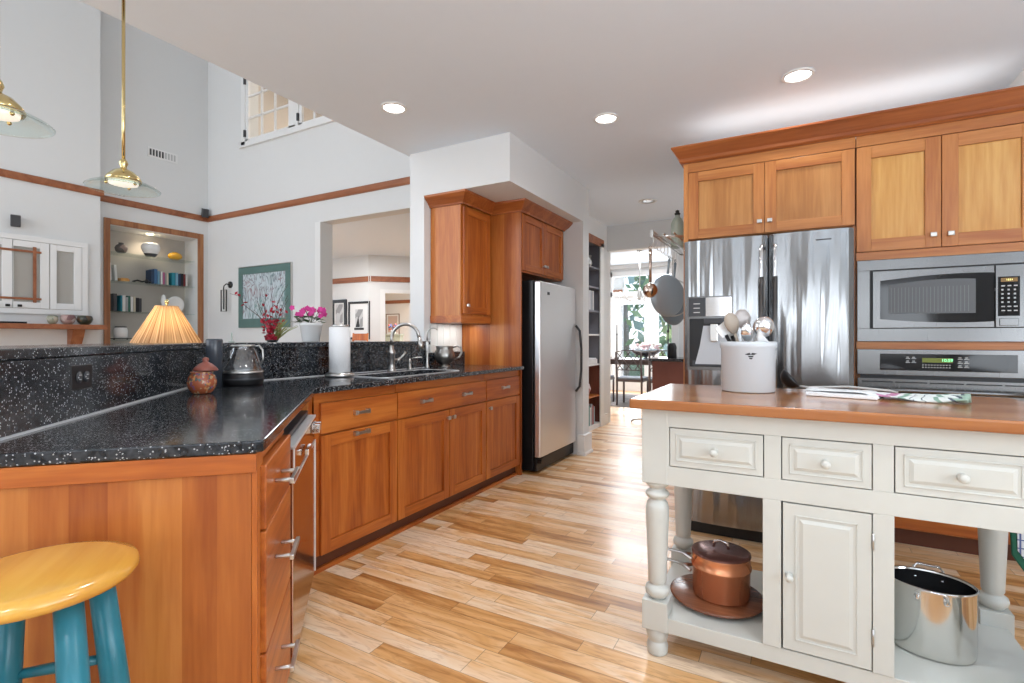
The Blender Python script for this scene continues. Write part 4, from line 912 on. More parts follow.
# plate, copper pots, stock pot on the shelf
r = thing('turntable_tray', 'round dark wooden turntable under the copper pot on the island shelf', 'turntable', (-.258, 2.075, .1545))
r.scale = (1.08, 1.08, 1)
c = MB(); c.lathe([(.10, 0), (.11, .004), (.15, .012), (.157, .02), (.150, .024), (.001, .022)], M['walnut'], n=48); c.build('tray', r)
r = thing('copper_saucepan', 'stacked copper double saucepan with glass-dark lid and long handles on wooden turntable', 'saucepan', (-.243, 2.075, .178))
r.scale = (1.2, 1.2, 1.06)
c = MB(); c.lathe([(.078, 0), (.084, .006), (.0855, .10), (.089, .104), (.089, .109), (.0855, .111), (.0855, .145), (.088, .149), (.082, .149), (.08, .11), (.001, .10)], M['copper'], n=48); c.build('pot', r)
c = MB(); c.lathe([(.0875, .1495), (.0875, .153), (.08, .157), (.001, .159)], M['copperd'], n=48); li = c.build('lid', r)
c = MB(); c.tube([(-.022, -.0, .165), (-.018, 0, .185), (0, 0, .192), (.018, 0, .185), (.022, 0, .165)], .005, M['chrome']); c.build('lid_handle', li)
for z, s in ((.082, -1), (.13, 1)):
    c = MB(); ang = math.radians(192 + s * 4); dx, dy = math.cos(ang), math.sin(ang)
    q = lambda t_: (dx * t_, dy * t_, z + (t_ - .08) * .18)
    c.tube([(dx * .09 - dy * .022, dy * .09 + dx * .022, z - .004), q(.115), q(.13), q(.16), q(.195)], [.006, .006, .0045, .005, .006], M['nickel']); c.tube([(dx * .09 + dy * .022, dy * .09 - dx * .022, z - .004), q(.115)], .006, M['nickel']); c.build('handle', r)
r = thing('oval_stock_pot', 'tall oval stainless stock pot, open, on the island shelf beside the cupboard', 'stock pot', (.383, 2.085, .1545), math.radians(-8))
r.scale = (.955, .955, .985)
st = steel('pot_steel', (.72, .71, .68), .1)
c = MB(); c.lathe([(.90, 0), (.97, .006), (1, .02), (1, .215), (1.03, .221), (1.0, .223), (.965, .22), (.96, .02), (.001, .012)] and [(.108, 0), (.117, .005), (.12, .02), (.12, .212), (.124, .219), (.120, .221), (.116, .218), (.115, .02), (.001, .012)], st, n=56, sx=1.0, sy=.80); pb = c.build('pot', r)
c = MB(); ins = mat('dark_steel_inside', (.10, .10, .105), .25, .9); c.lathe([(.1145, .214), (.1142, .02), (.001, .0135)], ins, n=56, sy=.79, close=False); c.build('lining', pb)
for s in (-1, 1):
    h = MB(); cy = s * .096
    h.tube([(-.038, cy, .190), (-.040, cy + s * .02, .215), (-.03, cy + s * .026, .226), (.03, cy + s * .026, .226), (.040, cy + s * .02, .215), (.038, cy, .190)], .0045, M['chrome'])
    for x in (-.038, .038): h.ball((x, cy * .97, .190), .009, M['chrome'])
    h.build('handle', r)
# green checked cloth hanging at the island's right rear end
cm, n, l, bb = newmat('green_checked_cloth'); t_ = n.new('ShaderNodeTexCoord'); br = n.new('ShaderNodeTexBrick'); br.offset = 0
br.inputs['Scale'].default_value = 1; br.inputs['Brick Width'].default_value = .03; br.inputs['Row Height'].default_value = .03; br.inputs['Mortar Size'].default_value = .0022
br.inputs['Color1'].default_value = (.72, .75, .76, 1); br.inputs['Color2'].default_value = (.66, .70, .72, 1); br.inputs['Mortar'].default_value = (.08, .12, .30, 1)
mp_ = n.new('ShaderNodeMapping'); mp_.inputs['Rotation'].default_value = (R90, .7, 0); l.new(t_.outputs['Object'], mp_.inputs['Vector']); l.new(mp_.outputs[0], br.inputs['Vector']); l.new(br.outputs['Color'], bb.inputs['Base Color'])
gb = mat('green_binding', (.015, .12, .07), .7)
r = thing('checked_pot_holder', 'green-bound white and blue checked cloth hanging at the right rear of the island', 'pot holder', (.79, 2.50, .30))
c = MB(); c.extrude([(-.096, 0, .06), (-.105, 0, .22), (-.09, 0, .45), (.10, 0, .45), (.10, 0, -.08), (.0, 0, -.04), (-.06, 0, .0)], (0, .012, 0), gb); c.build('binding', r, .004)
c = MB(); c.extrude([(-.082, -.004, .08), (-.083, -.004, .14), (-.03, -.004, .42), (.09, -.004, .42), (.09, -.004, -.05), (-.045, -.004, .025)], (0, .003, 0), cm); c.build('panel', r)
c = MB(); c.tube([(-.155, -.055, .47), (-.155, .006, .47), (.11, .006, .47)], .007, M['nickel']); c.build('hanger', r)
# ================================================================== STOOL
r = thing('bar_stool', 'round amber wooden seat stool with teal painted legs in front of the peninsula end', 'stool', (-1.168, .381, 0), math.radians(-40))
c = MB(); c.lathe([(.001, .708), (.12, .708), (.138, .713), (.145, .724), (.141, .736), (.12, .741), (.001, .739)], M['seat'], n=56); c.build('seat', r)
lg = []
for k in range(4):
    a = PI / 4 + k * PI / 2; t0 = Vector((.092 * math.cos(a), .092 * math.sin(a), .71)); f0 = Vector((.175 * math.cos(a), .175 * math.sin(a), .0)); lg.append((t0, f0))
    c = MB(); c.tube([f0, f0.lerp(t0, .3), f0.lerp(t0, .6), t0], [.017, .022, .0235, .0205], M['teal'], 16); c.build('leg', r)
for k in range(4):
    z = (.44, .52)[k % 2]; a_, b_ = lg[k], lg[(k + 1) % 4]; f = z / .71
    for zz in (z, z - .25):
        f = zz / .71; c = MB(); c.tube([a_[1].lerp(a_[0], f), (a_[1].lerp(a_[0], f) + b_[1].lerp(b_[0], f)) / 2, b_[1].lerp(b_[0], f)], [.008, .011, .008], M['teal'], 12); c.build('stretcher', r)
# ================================================================== CEILING LIGHTS, PENDANTS
glow = mat('lamp_lens', (.9, .9, .9), .4, emit=(1, .98, .95), estr=9)
def can(x, y, z, power, label, lit=True, rad=.085):
    r = thing('recessed_light', label, 'ceiling light', (x, y, z), 0, 'recessed lights in the kitchen ceiling')
    c = MB(); c.lathe([(rad, -.001), (rad, -.006), (rad * .8, -.010), (rad * .78, -.001)], M['trimw'], n=36, close=False); c.build('trim_ring', r)
    c = MB(); c.lathe([(rad * .77, -.002), (rad * .4, -.004), (.001, -.004)], glow if lit else M['nickel'], n=28); c.build('lens', r)
    if power:
        l_ = bpy.data.lights.new('bulb', 'SPOT'); l_.energy = power; l_.spot_size = math.radians(150); l_.spot_blend = 1; l_.shadow_soft_size = .06; l_.color = (.95, .97, 1)
        o = bpy.data.objects.new('bulb', l_); COL.objects.link(o); o.location = (x, y, z - .03)
    return r
can(.02, 3.327, 2.65, 12, 'round recessed ceiling light just in front of the honey cabinet cornice')
can(-1.121, 3.343, 2.65, 22, 'round recessed ceiling light in the middle, between freezer and refrigerator')
can(-2.276, 2.521, 2.65, 22, 'round recessed ceiling light above the sink, near the ceiling edge')
can(-1.0, 1.3, 2.65, 30, 'added unseen recessed ceiling light above the aisle')  # this and the next two are unseen, added to brighten the island side
can(.6, 1.0, 2.65, 34, 'added unseen recessed ceiling light above the island front')
can(-.4, -.9, 2.65, 40, 'added unseen recessed ceiling light behind the viewpoint')
can(.5, 5.5, 2.65, 40, 'added unseen recessed ceiling light in the side passage behind the refrigerator')  # unseen, added so the freezer steel reflects a lit passage
can(-1.40, 5.59, 2.65, 50, 'dim round ceiling fitting in the passage towards the dining room', False, .10)
def pendant(x, y, z, label):
    r = thing('pendant_lamp', label, 'pendant lamp', (x, y, z), 0, 'brass and glass pendants over the ledge')
    c = MB(); c.tube([(0, 0, .10), (0, 0, .30), (0, 0, 2.65 - z - .02)], [.0062, .0062, .0062], M['brass']); c.lathe([(.05, 2.65 - z - .03), (.055, 2.65 - z - .012), (.05, 2.65 - z - .002)], M['brass']); c.tube([(0, 0, .11), (0, 0, .36)], .0035, M['brass']); c.build('stem', r)
    c = MB(); c.lathe([(.060, .012), (.062, .018), (.055, .032), (.036, .052), (.016, .062), (.010, .066), (.012, .074), (.016, .084), (.012, .096), (.007, .104)], M['brass'], n=36); c.build('canopy', r)
    c = MB(); c.lathe([(.055, .006), (.070, .008), (.092, .001), (.112, -.009), (.124, -.018)], M['glassg'], n=56, close=False); sh = c.build('glass_shade', r, solid=.005)
    c = MB(); c.lathe([(.050, .011), (.048, .001), (.03, -.004), (.001, -.006)], mat('frosted_lamp', (.9, .88, .8), .4, emit=(1, .93, .8), estr=.6), n=32); c.build('diffuser', r)
    c = MB()
    for k in range(3): a = 2 * PI * k / 3 + .3; c.ball((.056 * math.cos(a), .056 * math.sin(a), -.001), .006, M['brass'])
    c.build('clip', r)
pendant(-2.352, 1.028, 1.765, 'brass and clear glass pendant lamp over the ledge, fully in view')
pendant(-1.985, .555, 1.785, 'brass and clear glass pendant lamp cut by the left edge of the picture')
# ================================================================== BOOKS helper
def book(name_label, x, y, z, t, h, d, col, along='y', tilt=0.0, group=None, face=1):
    """a standing book: t thick along the shelf, h tall, d deep; spine looks into the room"""
    m = mat('book_cover', col, .55); r = thing('book', name_label, 'book', (x, y, z), 0, group)
    c = MB(); c.box(-d, 0, -t / 2, -t / 2 + .003, 0, h, m); c.box(-d, 0, t / 2 - .003, t / 2, 0, h, m); c.box(-.003, 0, -t / 2, t / 2, 0, h, m); c.build('cover', r)
    c = MB(); c.box(-d + .004, -.0035, -t / 2 + .0035, t / 2 - .0035, .004, h - .004, M['paper']); c.build('pages', r)
    if tilt: r.rotation_euler = (tilt, 0, 0)
    return r
# niche glass shelves and contents
for z, w in ((2.32, 'top'), (1.932, 'second'), (1.515, 'third'), (1.125, 'lowest')):
    b = MB(); b.box(-8.345, -8.02, 3.366, 4.454, z - .010, z, M['glassg']); tag(b.build('glass_shelf'), {'top': 'topmost glass shelf of the wood-framed niche', 'second': 'second glass shelf from the top in the niche, with leaning books', 'third': 'third glass shelf in the niche, with a row of dark books', 'lowest': 'lowest visible glass shelf of the niche, under the white jar'}[w], 'shelf')
def vase(name, label, cat, x, y, z, prof, m, n=28):
    b = MB(); b.lathe(prof, m, n=n); o = b.build(name, None, loc=(x, y, z)); return tag(o, label, cat)
zg = .001
g1 = multi('dark_pottery', (.10, .09, .085), [(.25, .18, .15), (.03, .03, .03), (.35, .30, .27)], 9, .55)
vase('pottery_vase', 'dark mottled grey vase on the left of the top niche shelf', 'vase', -8.14, 3.53, 2.32 + zg, [(.04, 0), (.065, .03), (.075, .07), (.06, .11), (.03, .125), (.034, .145), (.028, .145), (.024, .12), (.001, .03)], g1)
r = thing('pottery_bowl', 'large round white pot with black base patch in the middle of the top niche shelf', 'pot', (-8.14, 3.90, 2.321))
c = MB(); c.lathe([(.045, 0), (.06, .005), (.085, .045)], M['dark'], n=32, close=False); c.lathe([(.085, .045), (.112, .10), (.118, .14), (.105, .18), (.085, .195), (.082, .19), (.10, .15), (.001, .04)], M['white'], n=32, close=False); c.build('body', r)
vase('yellow_vase', 'squat golden yellow vase on the right of the top niche shelf', 'vase', -8.14, 4.23, 2.321, [(.04, 0), (.085, .03), (.095, .055), (.08, .09), (.03, .115), (.022, .118), (.001, .10)], mat('yellow_glaze', (.70, .36, .03), .25))
book('slim white book leaning at the left end of the second niche shelf', -8.12, 3.40, 1.934, .028, .24, .17, (.72, .72, .70), tilt=.05)
book('white book beside the leaning one at the left of the second niche shelf', -8.12, 3.466, 1.934, .03, .22, .17, (.78, .78, .76), tilt=.08)
b = MB(); b.box(-.06, .06, -.055, .055, 0, .03, M['honey']); b.box(-.05, .05, -.045, .045, .03, .045, M['honey']); tag(b.build('wooden_box', None, .003, loc=(-8.12, 3.545, 1.933)), 'small light wooden box lying on the second niche shelf', 'box')
b = MB(); b.tube([(0, -.12, .012), (0, -.06, .03), (0, .0, .018), (0, .06, .032), (0, .12, .012)], [.008, .014, .012, .015, .008], M['black']); b.box(-.01, .01, -.10, -.09, 0, .02, M['black']); b.box(-.01, .01, .09, .10, 0, .02, M['black']); b.lathe([(.02, 0), (.02, .05), (.001, .06)], M['black'], (0, .06, 0), 12)
tag(b.build('black_figurine', None, loc=(-8.10, 3.77, 1.933)), 'long low black figurine on the second niche shelf', 'figurine')
cols = dict(navy=(.02, .045, .10), blue=(.05, .14, .28), white=(.72, .72, .7), grey=(.35, .36, .37), pink=(.45, .12, .25), yellow=(.6, .48, .15), teal=(.02, .22, .30), black=(.015, .015, .017), dred=(.20, .03, .03), lblue=(.18, .36, .48), cream=(.6, .55, .42), green=(.05, .16, .12), char=(.06, .06, .065))
def row(x, z, y0, items, shelf, grp):
    y = y0; prev = None
    for k, (cn, t, h) in enumerate(items):
        nm = dict(navy='navy', blue='blue', white='white', grey='grey', pink='magenta', yellow='yellow', teal='teal', black='black', dred='dark red', lblue='pale blue', cream='cream', green='dark green', char='charcoal')[cn]
        nxt = items[k + 1][0] if k + 1 < len(items) else None
        pos = ('first in its row' if k == 0 else ('last in its row' if nxt is None else 'number %s from the left' % ('zero one two three four five six seven eight nine ten eleven'.split()[k + 1])))
        book('%s upright book on the %s, %s' % (nm, shelf, pos), x, y + t / 2, z, t - .0015, h, .15, cols[cn], group=grp); y += t
row(-8.10, 1.934, 3.885, [('navy', .04, .20), ('blue', .045, .215), ('lblue', .03, .19)], 'second niche shelf, middle group', 'books in the middle of the second niche shelf')
row(-8.10, 1.934, 4.01, [('white', .03, .19), ('pink', .028, .18), ('grey', .022, .17), ('cream', .03, .175)], 'second niche shelf, pink group', 'books with a magenta spine on the second niche shelf')
row(-8.10, 1.934, 4.165, [('teal', .05, .19), ('lblue', .04, .195), ('navy', .035, .18), ('black', .04, .19), ('dred', .03, .185), ('white', .03, .19)], 'second niche shelf, right group', 'books at the right of the second niche shelf')
row(-8.10, 1.517, 3.375, [('black', .045, .235), ('char', .045, .24)], 'third niche shelf, left pair', 'black books at the left of the third niche shelf')
row(-8.10, 1.517, 3.505, [('teal', .022, .22), ('white', .04, .225), ('grey', .03, .20), ('green', .028, .22), ('white', .035, .21), ('cream', .03, .215), ('black', .04, .20), ('char', .035, .195)], 'third niche shelf, long row', 'books in the long row of the third niche shelf')
vase('white_figurine', 'small pale standing figurine behind the lamp on the third niche shelf', 'figurine', -8.12, 4.06, 1.516, [(.05, 0), (.055, .02), (.03, .05), (.022, .12), (.035, .17), (.03, .22), (.02, .26), (.001, .275)], M['white'], 20)
b = MB(); b.lathe([(.001, 0), (.08, .004), (.125, .018), (.12, .022), (.07, .012), (.001, .01)], M['white'], n=36, axis='X'); b.tube([(0, -.03, -.125), (.05, -.03, -.13), (.05, .03, -.13), (0, .03, -.125)], .004, M['twig']); o = b.build('decorative_plate', None, loc=(-8.18, 4.25, 1.654)); tag(o, 'round white plate standing upright at the right of the third niche shelf', 'plate')
r = thing('white_jar', 'white ceramic jar with dark rim on a small black stand, lowest niche shelf', 'jar', (-8.14, 3.525, 1.126))
c = MB(); c.box(-.09, .09, -.14, .14, .012, .022, M['black']); [c.box(sx * .07 - .008, sx * .07 + .008, sy * .11 - .008, sy * .11 + .008, 0, .012, M['black']) for sx in (-1, 1) for sy in (-1, 1)]; c.build('stand', r)
c = MB(); c.lathe([(.065, .0225), (.078, .04), (.08, .13), (.07, .165), (.066, .17)], M['white'], n=28, close=False); c.lathe([(.068, .168), (.07, .18), (.06, .185), (.001, .18)], M['dark'], n=28, close=False); c.build('body', r)
r = thing('niche_light', 'small round light in the top of the niche above the vases', 'ceiling light', (-8.17, 3.9, 2.654))
c = MB(); c.lathe([(.04, 0), (.042, -.004), (.035, -.006), (.001, -.005)], mat('niche_bulb', (.9, .8, .6), .4, emit=(1, .85, .6), estr=8), n=24); c.build('lens', r)
l_ = bpy.data.lights.new('niche_bulb', 'SPOT'); l_.energy = 9; l_.spot_size = math.radians(150); l_.spot_blend = 1; l_.shadow_soft_size = .03; l_.color = (1, .84, .62)
o = bpy.data.objects.new('niche_bulb', l_); COL.objects.link(o); o.location = (-8.17, 3.9, 2.63)
# vent grille, speakers
r = thing('air_vent', 'small white wall grille high on the great room wall', 'vent', (-8, 3.99, 3.795))
c = MB(); c.box(.0005, .012, -.20, .20, -.07, .07, M['trimw']); c.build('frame', r, .003)
for k in range(9):
    c = MB(); y = -.165 + k * .04; c.box(.0125, .014, y - .012, y + .012, -.045, .045, M['dark'] if k < 5 else mat('vent_grey', (.5, .5, .5), .5) if k == 5 else c.mats[0] if c.mats else bpy.data.materials['vent_grey']); c.build('slot', r)
for (x, y, z, lb) in ((-7.75, 2.32, 2.49, 'small black tilted speaker on the chimney wall above the white cupboard'), (-8.0, 4.575, 3.09, 'small dark speaker in the corner above the picture rail')):
    r = thing('wall_speaker', lb, 'speaker', (x, y, z))
    c = MB(); c.box(.0005, .05, -.012, .012, -.06, -.03, M['black']); c.build('bracket', r)
    c = MB(); c.box(.035, .11, -.042, .042, -.065, .065, M['dark']); o = c.build('cabinet', r, .006); o.rotation_euler = (0, math.radians(14), math.radians(-15))
# white wall cupboard with glazed doors
r = thing('media_cupboard', 'white built-in cupboard with glazed doors on the chimney wall above the mantel', 'cupboard', (-7.75, 0, 0))
c = MB(); 
for (y0, y1, z0, z1) in ((1.2, 2.99, 2.27, 2.33), (1.2, 2.99, 1.43, 1.49), (2.93, 2.99, 1.49, 2.27)): c.box(.0005, .03, y0, y1, z0, z1, M['trimw'])
c.box(.0005, .01, 1.2, 2.93, 1.49, 2.27, mat('cupboard_back', (.52, .48, .42), .7)); c.build('frame', r, .003)
for (y0, y1, g0, g1) in ((1.22, 2.285, 1.30, 2.20), (2.29, 2.612, 2.295, 2.53), (2.62, 2.925, 2.68, 2.85)):
    c = MB(); c.box(.012, .032, y0, g0, 1.495, 2.265, M['trimw']); c.box(.012, .032, g1, y1, 1.495, 2.265, M['trimw']); c.box(.012, .032, g0, g1, 2.195, 2.265, M['trimw']); c.box(.012, .032, g0, g1, 1.495, 1.565, M['trimw']); o = c.build('door', r, .002)
    g = MB(); g.box(.018, .021, g0, g1, 1.565, 2.195, M['window']); g.build('pane', o)
c = MB(); c.box(.034, .04, 2.462, 2.492, 1.56, 2.205, M['railw']); c.box(.034, .0405, 1.25, 2.537, 2.135, 2.16, M['railw']); c.box(.034, .0405, 1.25, 2.537, 1.59, 1.615, M['railw']); c.build('wooden_bars', r)
for y in (2.244, 2.346): sqk = MB(); sqk.box(.0325, .05, y - .018, y + .018, 1.505, 1.533, M['black']); sqk.build('knob', r, .002)
# mantel
r = thing('mantel_shelf', 'red-brown wooden mantel shelf with bracket on the chimney wall', 'shelf', (-7.75, 0, 0))
c = MB(); c.box(.0005, .26, -.6, 3.10, 1.255, 1.312, M['railw']); c.build('board', r, .004)
c = MB(); c.extrude([(.0005, 2.79, 1.254), (.17, 2.79, 1.254), (.13, 2.79, 1.16), (.05, 2.79, 1.02), (.0005, 2.79, 1.0)], (0, .12, 0), M['railw']); c.build('bracket', r, .003)
def bowl_(label, y, rr_, h, m, x=-7.60):
    return vase('pottery_bowl', label, 'bowl', x, y, 1.313, [(rr_ * .5, 0), (rr_ * .85, h * .3), (rr_, h * .6), (rr_ * .9, h * .9), (rr_ * .75, h), (rr_ * .7, h * .95), (rr_ * .85, h * .6), (.001, h * .2)], m)
bowl_('small grey-green pot, leftmost of the three on the mantel', 2.60, .055, .10, multi('sage_glaze', (.30, .30, .22), [(.45, .42, .34), (.18, .2, .15)], 25, .6))
bowl_('pink-brown patterned bowl, middle of the three on the mantel', 2.745, .075, .115, multi('rose_glaze', (.42, .27, .24), [(.55, .45, .42), (.2, .1, .1)], 22, .55))
bowl_('dark olive bowl, rightmost of the three on the mantel', 2.91, .082, .11, multi('olive_glaze', (.05, .055, .035), [(.15, .09, .05), (.02, .02, .02)], 22, .6))
b = MB(); b.box(-.09, .09, -.40, .40, 0, .02, M['black']); tag(b.build('black_box', None, .003, loc=(-7.61, 1.95, 1.313)), 'flat black box lying on the mantel at the picture left', 'box')
# sconce, art
r = thing('wall_sconce', 'slim black iron candle sconce on the great room wall left of the picture', 'sconce', (-7.43, 4.64, 1.77), 0)
c = MB(); c.lathe([(.05, -.0005), (.05, -.02), (.001, -.03)], M['black'], (.02, 0, .18), 20, axis='Y'); c.tube([(.02, -.02, .18), (.0, -.06, .19), (-.04, -.07, .16), (-.05, -.07, .10)], .008, M['black']); c.build('mount', r)
c = MB(); c.tube([(-.11, -.07, .10), (-.11, -.07, -.22), (.02, -.07, -.22), (.02, -.07, .10)], .009, M['black'], closed=True); c.tube([(-.045, -.07, .10), (-.045, -.07, -.19)], .010, M['dark']); c.build('frame', r)
def artmat():
    m, n, l, bb = newmat('botanical_print'); t_ = n.new('ShaderNodeTexCoord')
    w = n.new('ShaderNodeTexNoise'); w.inputs['Scale'].default_value = 2.6; w.inputs['Detail'].default_value = 8; w.inputs['Distortion'].default_value = 3.5
    mp = n.new('ShaderNodeMapping'); mp.inputs['Scale'].default_value = (2.4, 1, .9); l.new(t_.outputs['Object'], mp.inputs[0]); l.new(mp.outputs[0], w.inputs['Vector'])
    r1 = n.new('ShaderNodeValToRGB'); e = r1.color_ramp.elements; e[0].position = .44; e[0].color = (0, 0, 0, 1); e[1].position = .56; e[1].color = (0, 0, 0, 1); k = e.new(.5); k.color = (1, 1, 1, 1)
    l.new(w.outputs['Fac'], r1.inputs['Fac'])
    c2 = n.new('ShaderNodeTexNoise'); c2.inputs['Scale'].default_value = 3; l.new(t_.outputs['Object'], c2.inputs['Vector'])
    r2 = n.new('ShaderNodeValToRGB'); e = r2.color_ramp.elements; e[0].position = .38; e[0].color = (.25, .10, .12, 1); e[1].position = .62; e[1].color = (.08, .22, .20, 1); k = e.new(.5); k.color = (.12, .14, .18, 1)
    l.new(c2.outputs['Fac'], r2.inputs['Fac'])
    mx = n.new('ShaderNodeMixRGB'); l.new(r1.outputs['Color'], mx.inputs['Fac']); mx.inputs['Color1'].default_value = (.56, .64, .68, 1); l.new(r2.outputs['Color'], mx.inputs['Color2'])
    l.new(mx.outputs['Color'], bb.inputs['Base Color']); bb.inputs['Roughness'].default_value = .4
    return m
# art seen at px 240-292: leans out a little at its lower right
r = thing('framed_print', 'large print of thin plant stems in a wide grey-green frame on the great room wall', 'picture', (-6.62, 4.64, 1.73))
gf = mat('grey_green_frame', (.13, .23, .215), .4, noise=.3, nscale=6)
c = MB(); x0, x1, z0, z1 = -.56, .60, -.43, .45
for (a, bq, cc, d) in ((x0, x1, z1 - .10, z1), (x0, x1, z0, z0 + .13), (x0, x0 + .09, z0 + .13, z1 - .10), (x1 - .11, x1, z0 + .13, z1 - .10)): c.box(a, bq, -.03, -.001, cc, d, gf)
c.build('frame', r, .002)
c = MB(); c.box(x0 + .09, x1 - .11, -.018, -.002, z0 + .13, z1 - .10, artmat()); c.build('print', r)
c = MB(); c.box(x1 + .001, x1 + .012, -.032, -.001, z0, z1, M['nickel']); c.box(x0, x1 + .012, -.032, -.001, z1 + .001, z1 + .01, M['nickel']); c.build('edge_strip', r)
# table lamp behind the ledge, on its own table
r = thing('side_table', 'small wooden side table behind the ledge under the pleated lamp', 'table', (-3.66, 1.85, 0))
c = MB(); c.lathe([(.001, .56), (.25, .56), (.26, .575), (.25, .59), (.001, .59)], M['walnut'], n=36); c.build('top', r)
for k in range(4): a = PI / 4 + k * PI / 2; c = MB(); c.tube([(.2 * math.cos(a), .2 * math.sin(a), 0), (.17 * math.cos(a), .17 * math.sin(a), .56)], [.014, .02], M['walnut']); c.build('leg', r)
r = thing('table_lamp', 'glowing table lamp with a pleated straw-coloured shade behind the granite ledge', 'lamp', (-3.66, 1.85, .591))
c = MB(); c.lathe([(.09, 0), (.095, .015), (.05, .03), (.08, .10), (.10, .19), (.07, .28), (.03, .33), (.02, .36), (.015, .52)], mat('lamp_base_glaze', (.30, .34, .33), .25), n=32); c.build('base', r)
sh = newmat('pleated_shade'); m, n, l, bb = sh
bb.inputs['Base Color'].default_value = (.72, .54, .34, 1); bb.inputs['Roughness'].default_value = .8
t_ = n.new('ShaderNodeTexCoord'); sx_ = n.new('ShaderNodeSeparateXYZ'); l.new(t_.outputs['Object'], sx_.inputs[0]); at_ = n.new('ShaderNodeMath'); at_.operation = 'ARCTAN2'; l.new(sx_.outputs['Y'], at_.inputs[0]); l.new(sx_.outputs['X'], at_.inputs[1])
nz = n.new('ShaderNodeTexNoise'); nz.noise_dimensions = '1D'; nz.inputs['Scale'].default_value = 16; nz.inputs['Detail'].default_value = 3; l.new(at_.outputs[0], nz.inputs['W'])
r_ = n.new('ShaderNodeValToRGB'); r_.color_ramp.elements[0].position = .35; r_.color_ramp.elements[0].color = (.34, .17, .07, 1); r_.color_ramp.elements[1].position = .65; r_.color_ramp.elements[1].color = (.85, .66, .42, 1)
l.new(nz.outputs['Fac'], r_.inputs['Fac']); l.new(r_.outputs['Color'], bb.inputs['Base Color'])
tr = n.new('ShaderNodeBsdfTranslucent'); l.new(r_.outputs['Color'], tr.inputs['Color']); mx = n.new('ShaderNodeMixShader'); mx.inputs[0].default_value = .55
out = n['Material Output']; l.new(bb.outputs[0], mx.inputs[1]); l.new(tr.outputs[0], mx.inputs[2]); l.new(mx.outputs[0], out.inputs['Surface'])
c = MB(); c.lathe([(.192, .524), (.193, .532), (.066, .765), (.065, .772)], m, n=150, close=False, pleat=.03, np_=1); s = c.build('lamp_shade', r)
c = MB(); c.tube([(0, 0, .51), (0, 0, .60)], .012, M['brass']); c.ball((0, 0, .63), .03, mat('warm_bulb', (1, .9, .7), .4, emit=(1, .75, .4), estr=6)); c.build('bulb_fitting', r)
c = MB(); c.tube([(-.05, 0, .60), (-.05, 0, .70), (0, 0, .79), (.05, 0, .70), (.05, 0, .60)], .0025, M['brass'], 6); c.lathe([(.008, .785), (.014, .80), (.010, .812), (.001, .818)], M['brass']); c.build('harp', r)
l_ = bpy.data.lights.new('lamp_bulb', 'POINT'); l_.energy = 4.5; l_.shadow_soft_size = .035; l_.color = (1, .68, .36); o = bpy.data.objects.new('lamp_bulb', l_); COL.objects.link(o); o.location = (-3.66, 1.85, .591 + .64)
# ledge plants (stand on the granite ledge)
rnd = random.Random(3)
r = thing('red_branch_arrangement', 'arrangement of thin dark branches, crimson leaves and olive grass in a low black bowl', 'arrangement', (-2.68, 1.93, 1.126))
c = MB(); c.lathe([(.025, 0), (.03, .006), (.032, .012), (.03, .013), (.001, .008)], M['black'], n=24); c.build('bowl', r)
Rt = Vector((.874, .485, 0)); Up = Vector((0, 0, 1)); Fw = Vector((-.485, .874, 0))
def fan(a, l, fw=0): return Rt * (math.sin(a) * l) + Up * (math.cos(a) * l) + Fw * fw
c = MB(); tips = []
for k in range(13):
    a = rnd.uniform(-.75, .35); L_ = rnd.uniform(.20, .36); p = Vector((0, 0, .012)); pts = [p]
    for j in range(5):
        a += rnd.uniform(-.22, .22); p = p + fan(a, L_ / 5, rnd.uniform(-.01, .01)); pts.append(p)
    if k == 0: pts = [Vector((0, 0, .012)), fan(-.3, .12), fan(-.55, .20), fan(-.65, .27), fan(-.62, .33), fan(-.72, .38)]
    c.tube(pts, [.0026, .0024, .002, .0017, .0013, .0008], M['twig'], 5); tips.append(pts)
c.build('branches', r)
c = MB()
for pts in tips:
    for q in range(26):
        p = pts[min(4, int(rnd.random() ** 1.4 * 5))] + Vector((rnd.uniform(-.03, .03), rnd.uniform(-.03, .03), rnd.uniform(0, .03)))
        if p.z > .13 and rnd.random() < .8: continue
        u = Vector((rnd.uniform(-1, 1), rnd.uniform(-1, 1), rnd.uniform(-1, 1))).normalized() * .014; w = u.orthogonal().normalized() * .008
        vs = [c.bm.verts.new(p + e) for e in (u, w, -u, -w)]; c.faces([c.bm.faces.new(vs)], M['red'])
c.build('leaves', r)
c = MB()
for k in range(34):
    a = rnd.uniform(.1, .85); L_ = rnd.uniform(.08, .15); b0 = Vector((0, 0, .012)) + Rt * rnd.uniform(.0, .03); p1 = b0 + fan(a, L_ * .6, rnd.uniform(-.03, .03)); p2 = p1 + fan(a + .3, L_ * .5)
    c.tube([b0, p1, p2], [.0018, .0016, .0006], M['grass'], 5)
c.build('grass_blades', r)
r = thing('orchid_pot', 'white ribbed pot of magenta flowers and dark leaves on the granite ledge', 'potted plant', (-2.70, 2.22, 1.126))
c = MB(); c.lathe([(.048, 0), (.052, .004), (.066, .10), (.070, .103), (.070, .118), (.066, .12), (.06, .115), (.001, .10)], M['white'], n=40, pleat=.02, np_=1); c.build('pot', r)
c = MB()
for k in range(46):
    a = rnd.uniform(0, 2 * PI); q = rnd.uniform(.03, .10); p = Vector((q * math.cos(a), q * math.sin(a), .115 + rnd.uniform(0, .05))); u = Vector((math.cos(a), math.sin(a), rnd.uniform(-.3, .6))).normalized() * .026; w = Vector((-math.sin(a), math.cos(a), .2)) * .014
    vs = [c.bm.verts.new(p + e) for e in (u, w, -u, -w)]; c.faces([c.bm.faces.new(vs)], M['leaf'])
c.build('leaves', r)
c = MB()
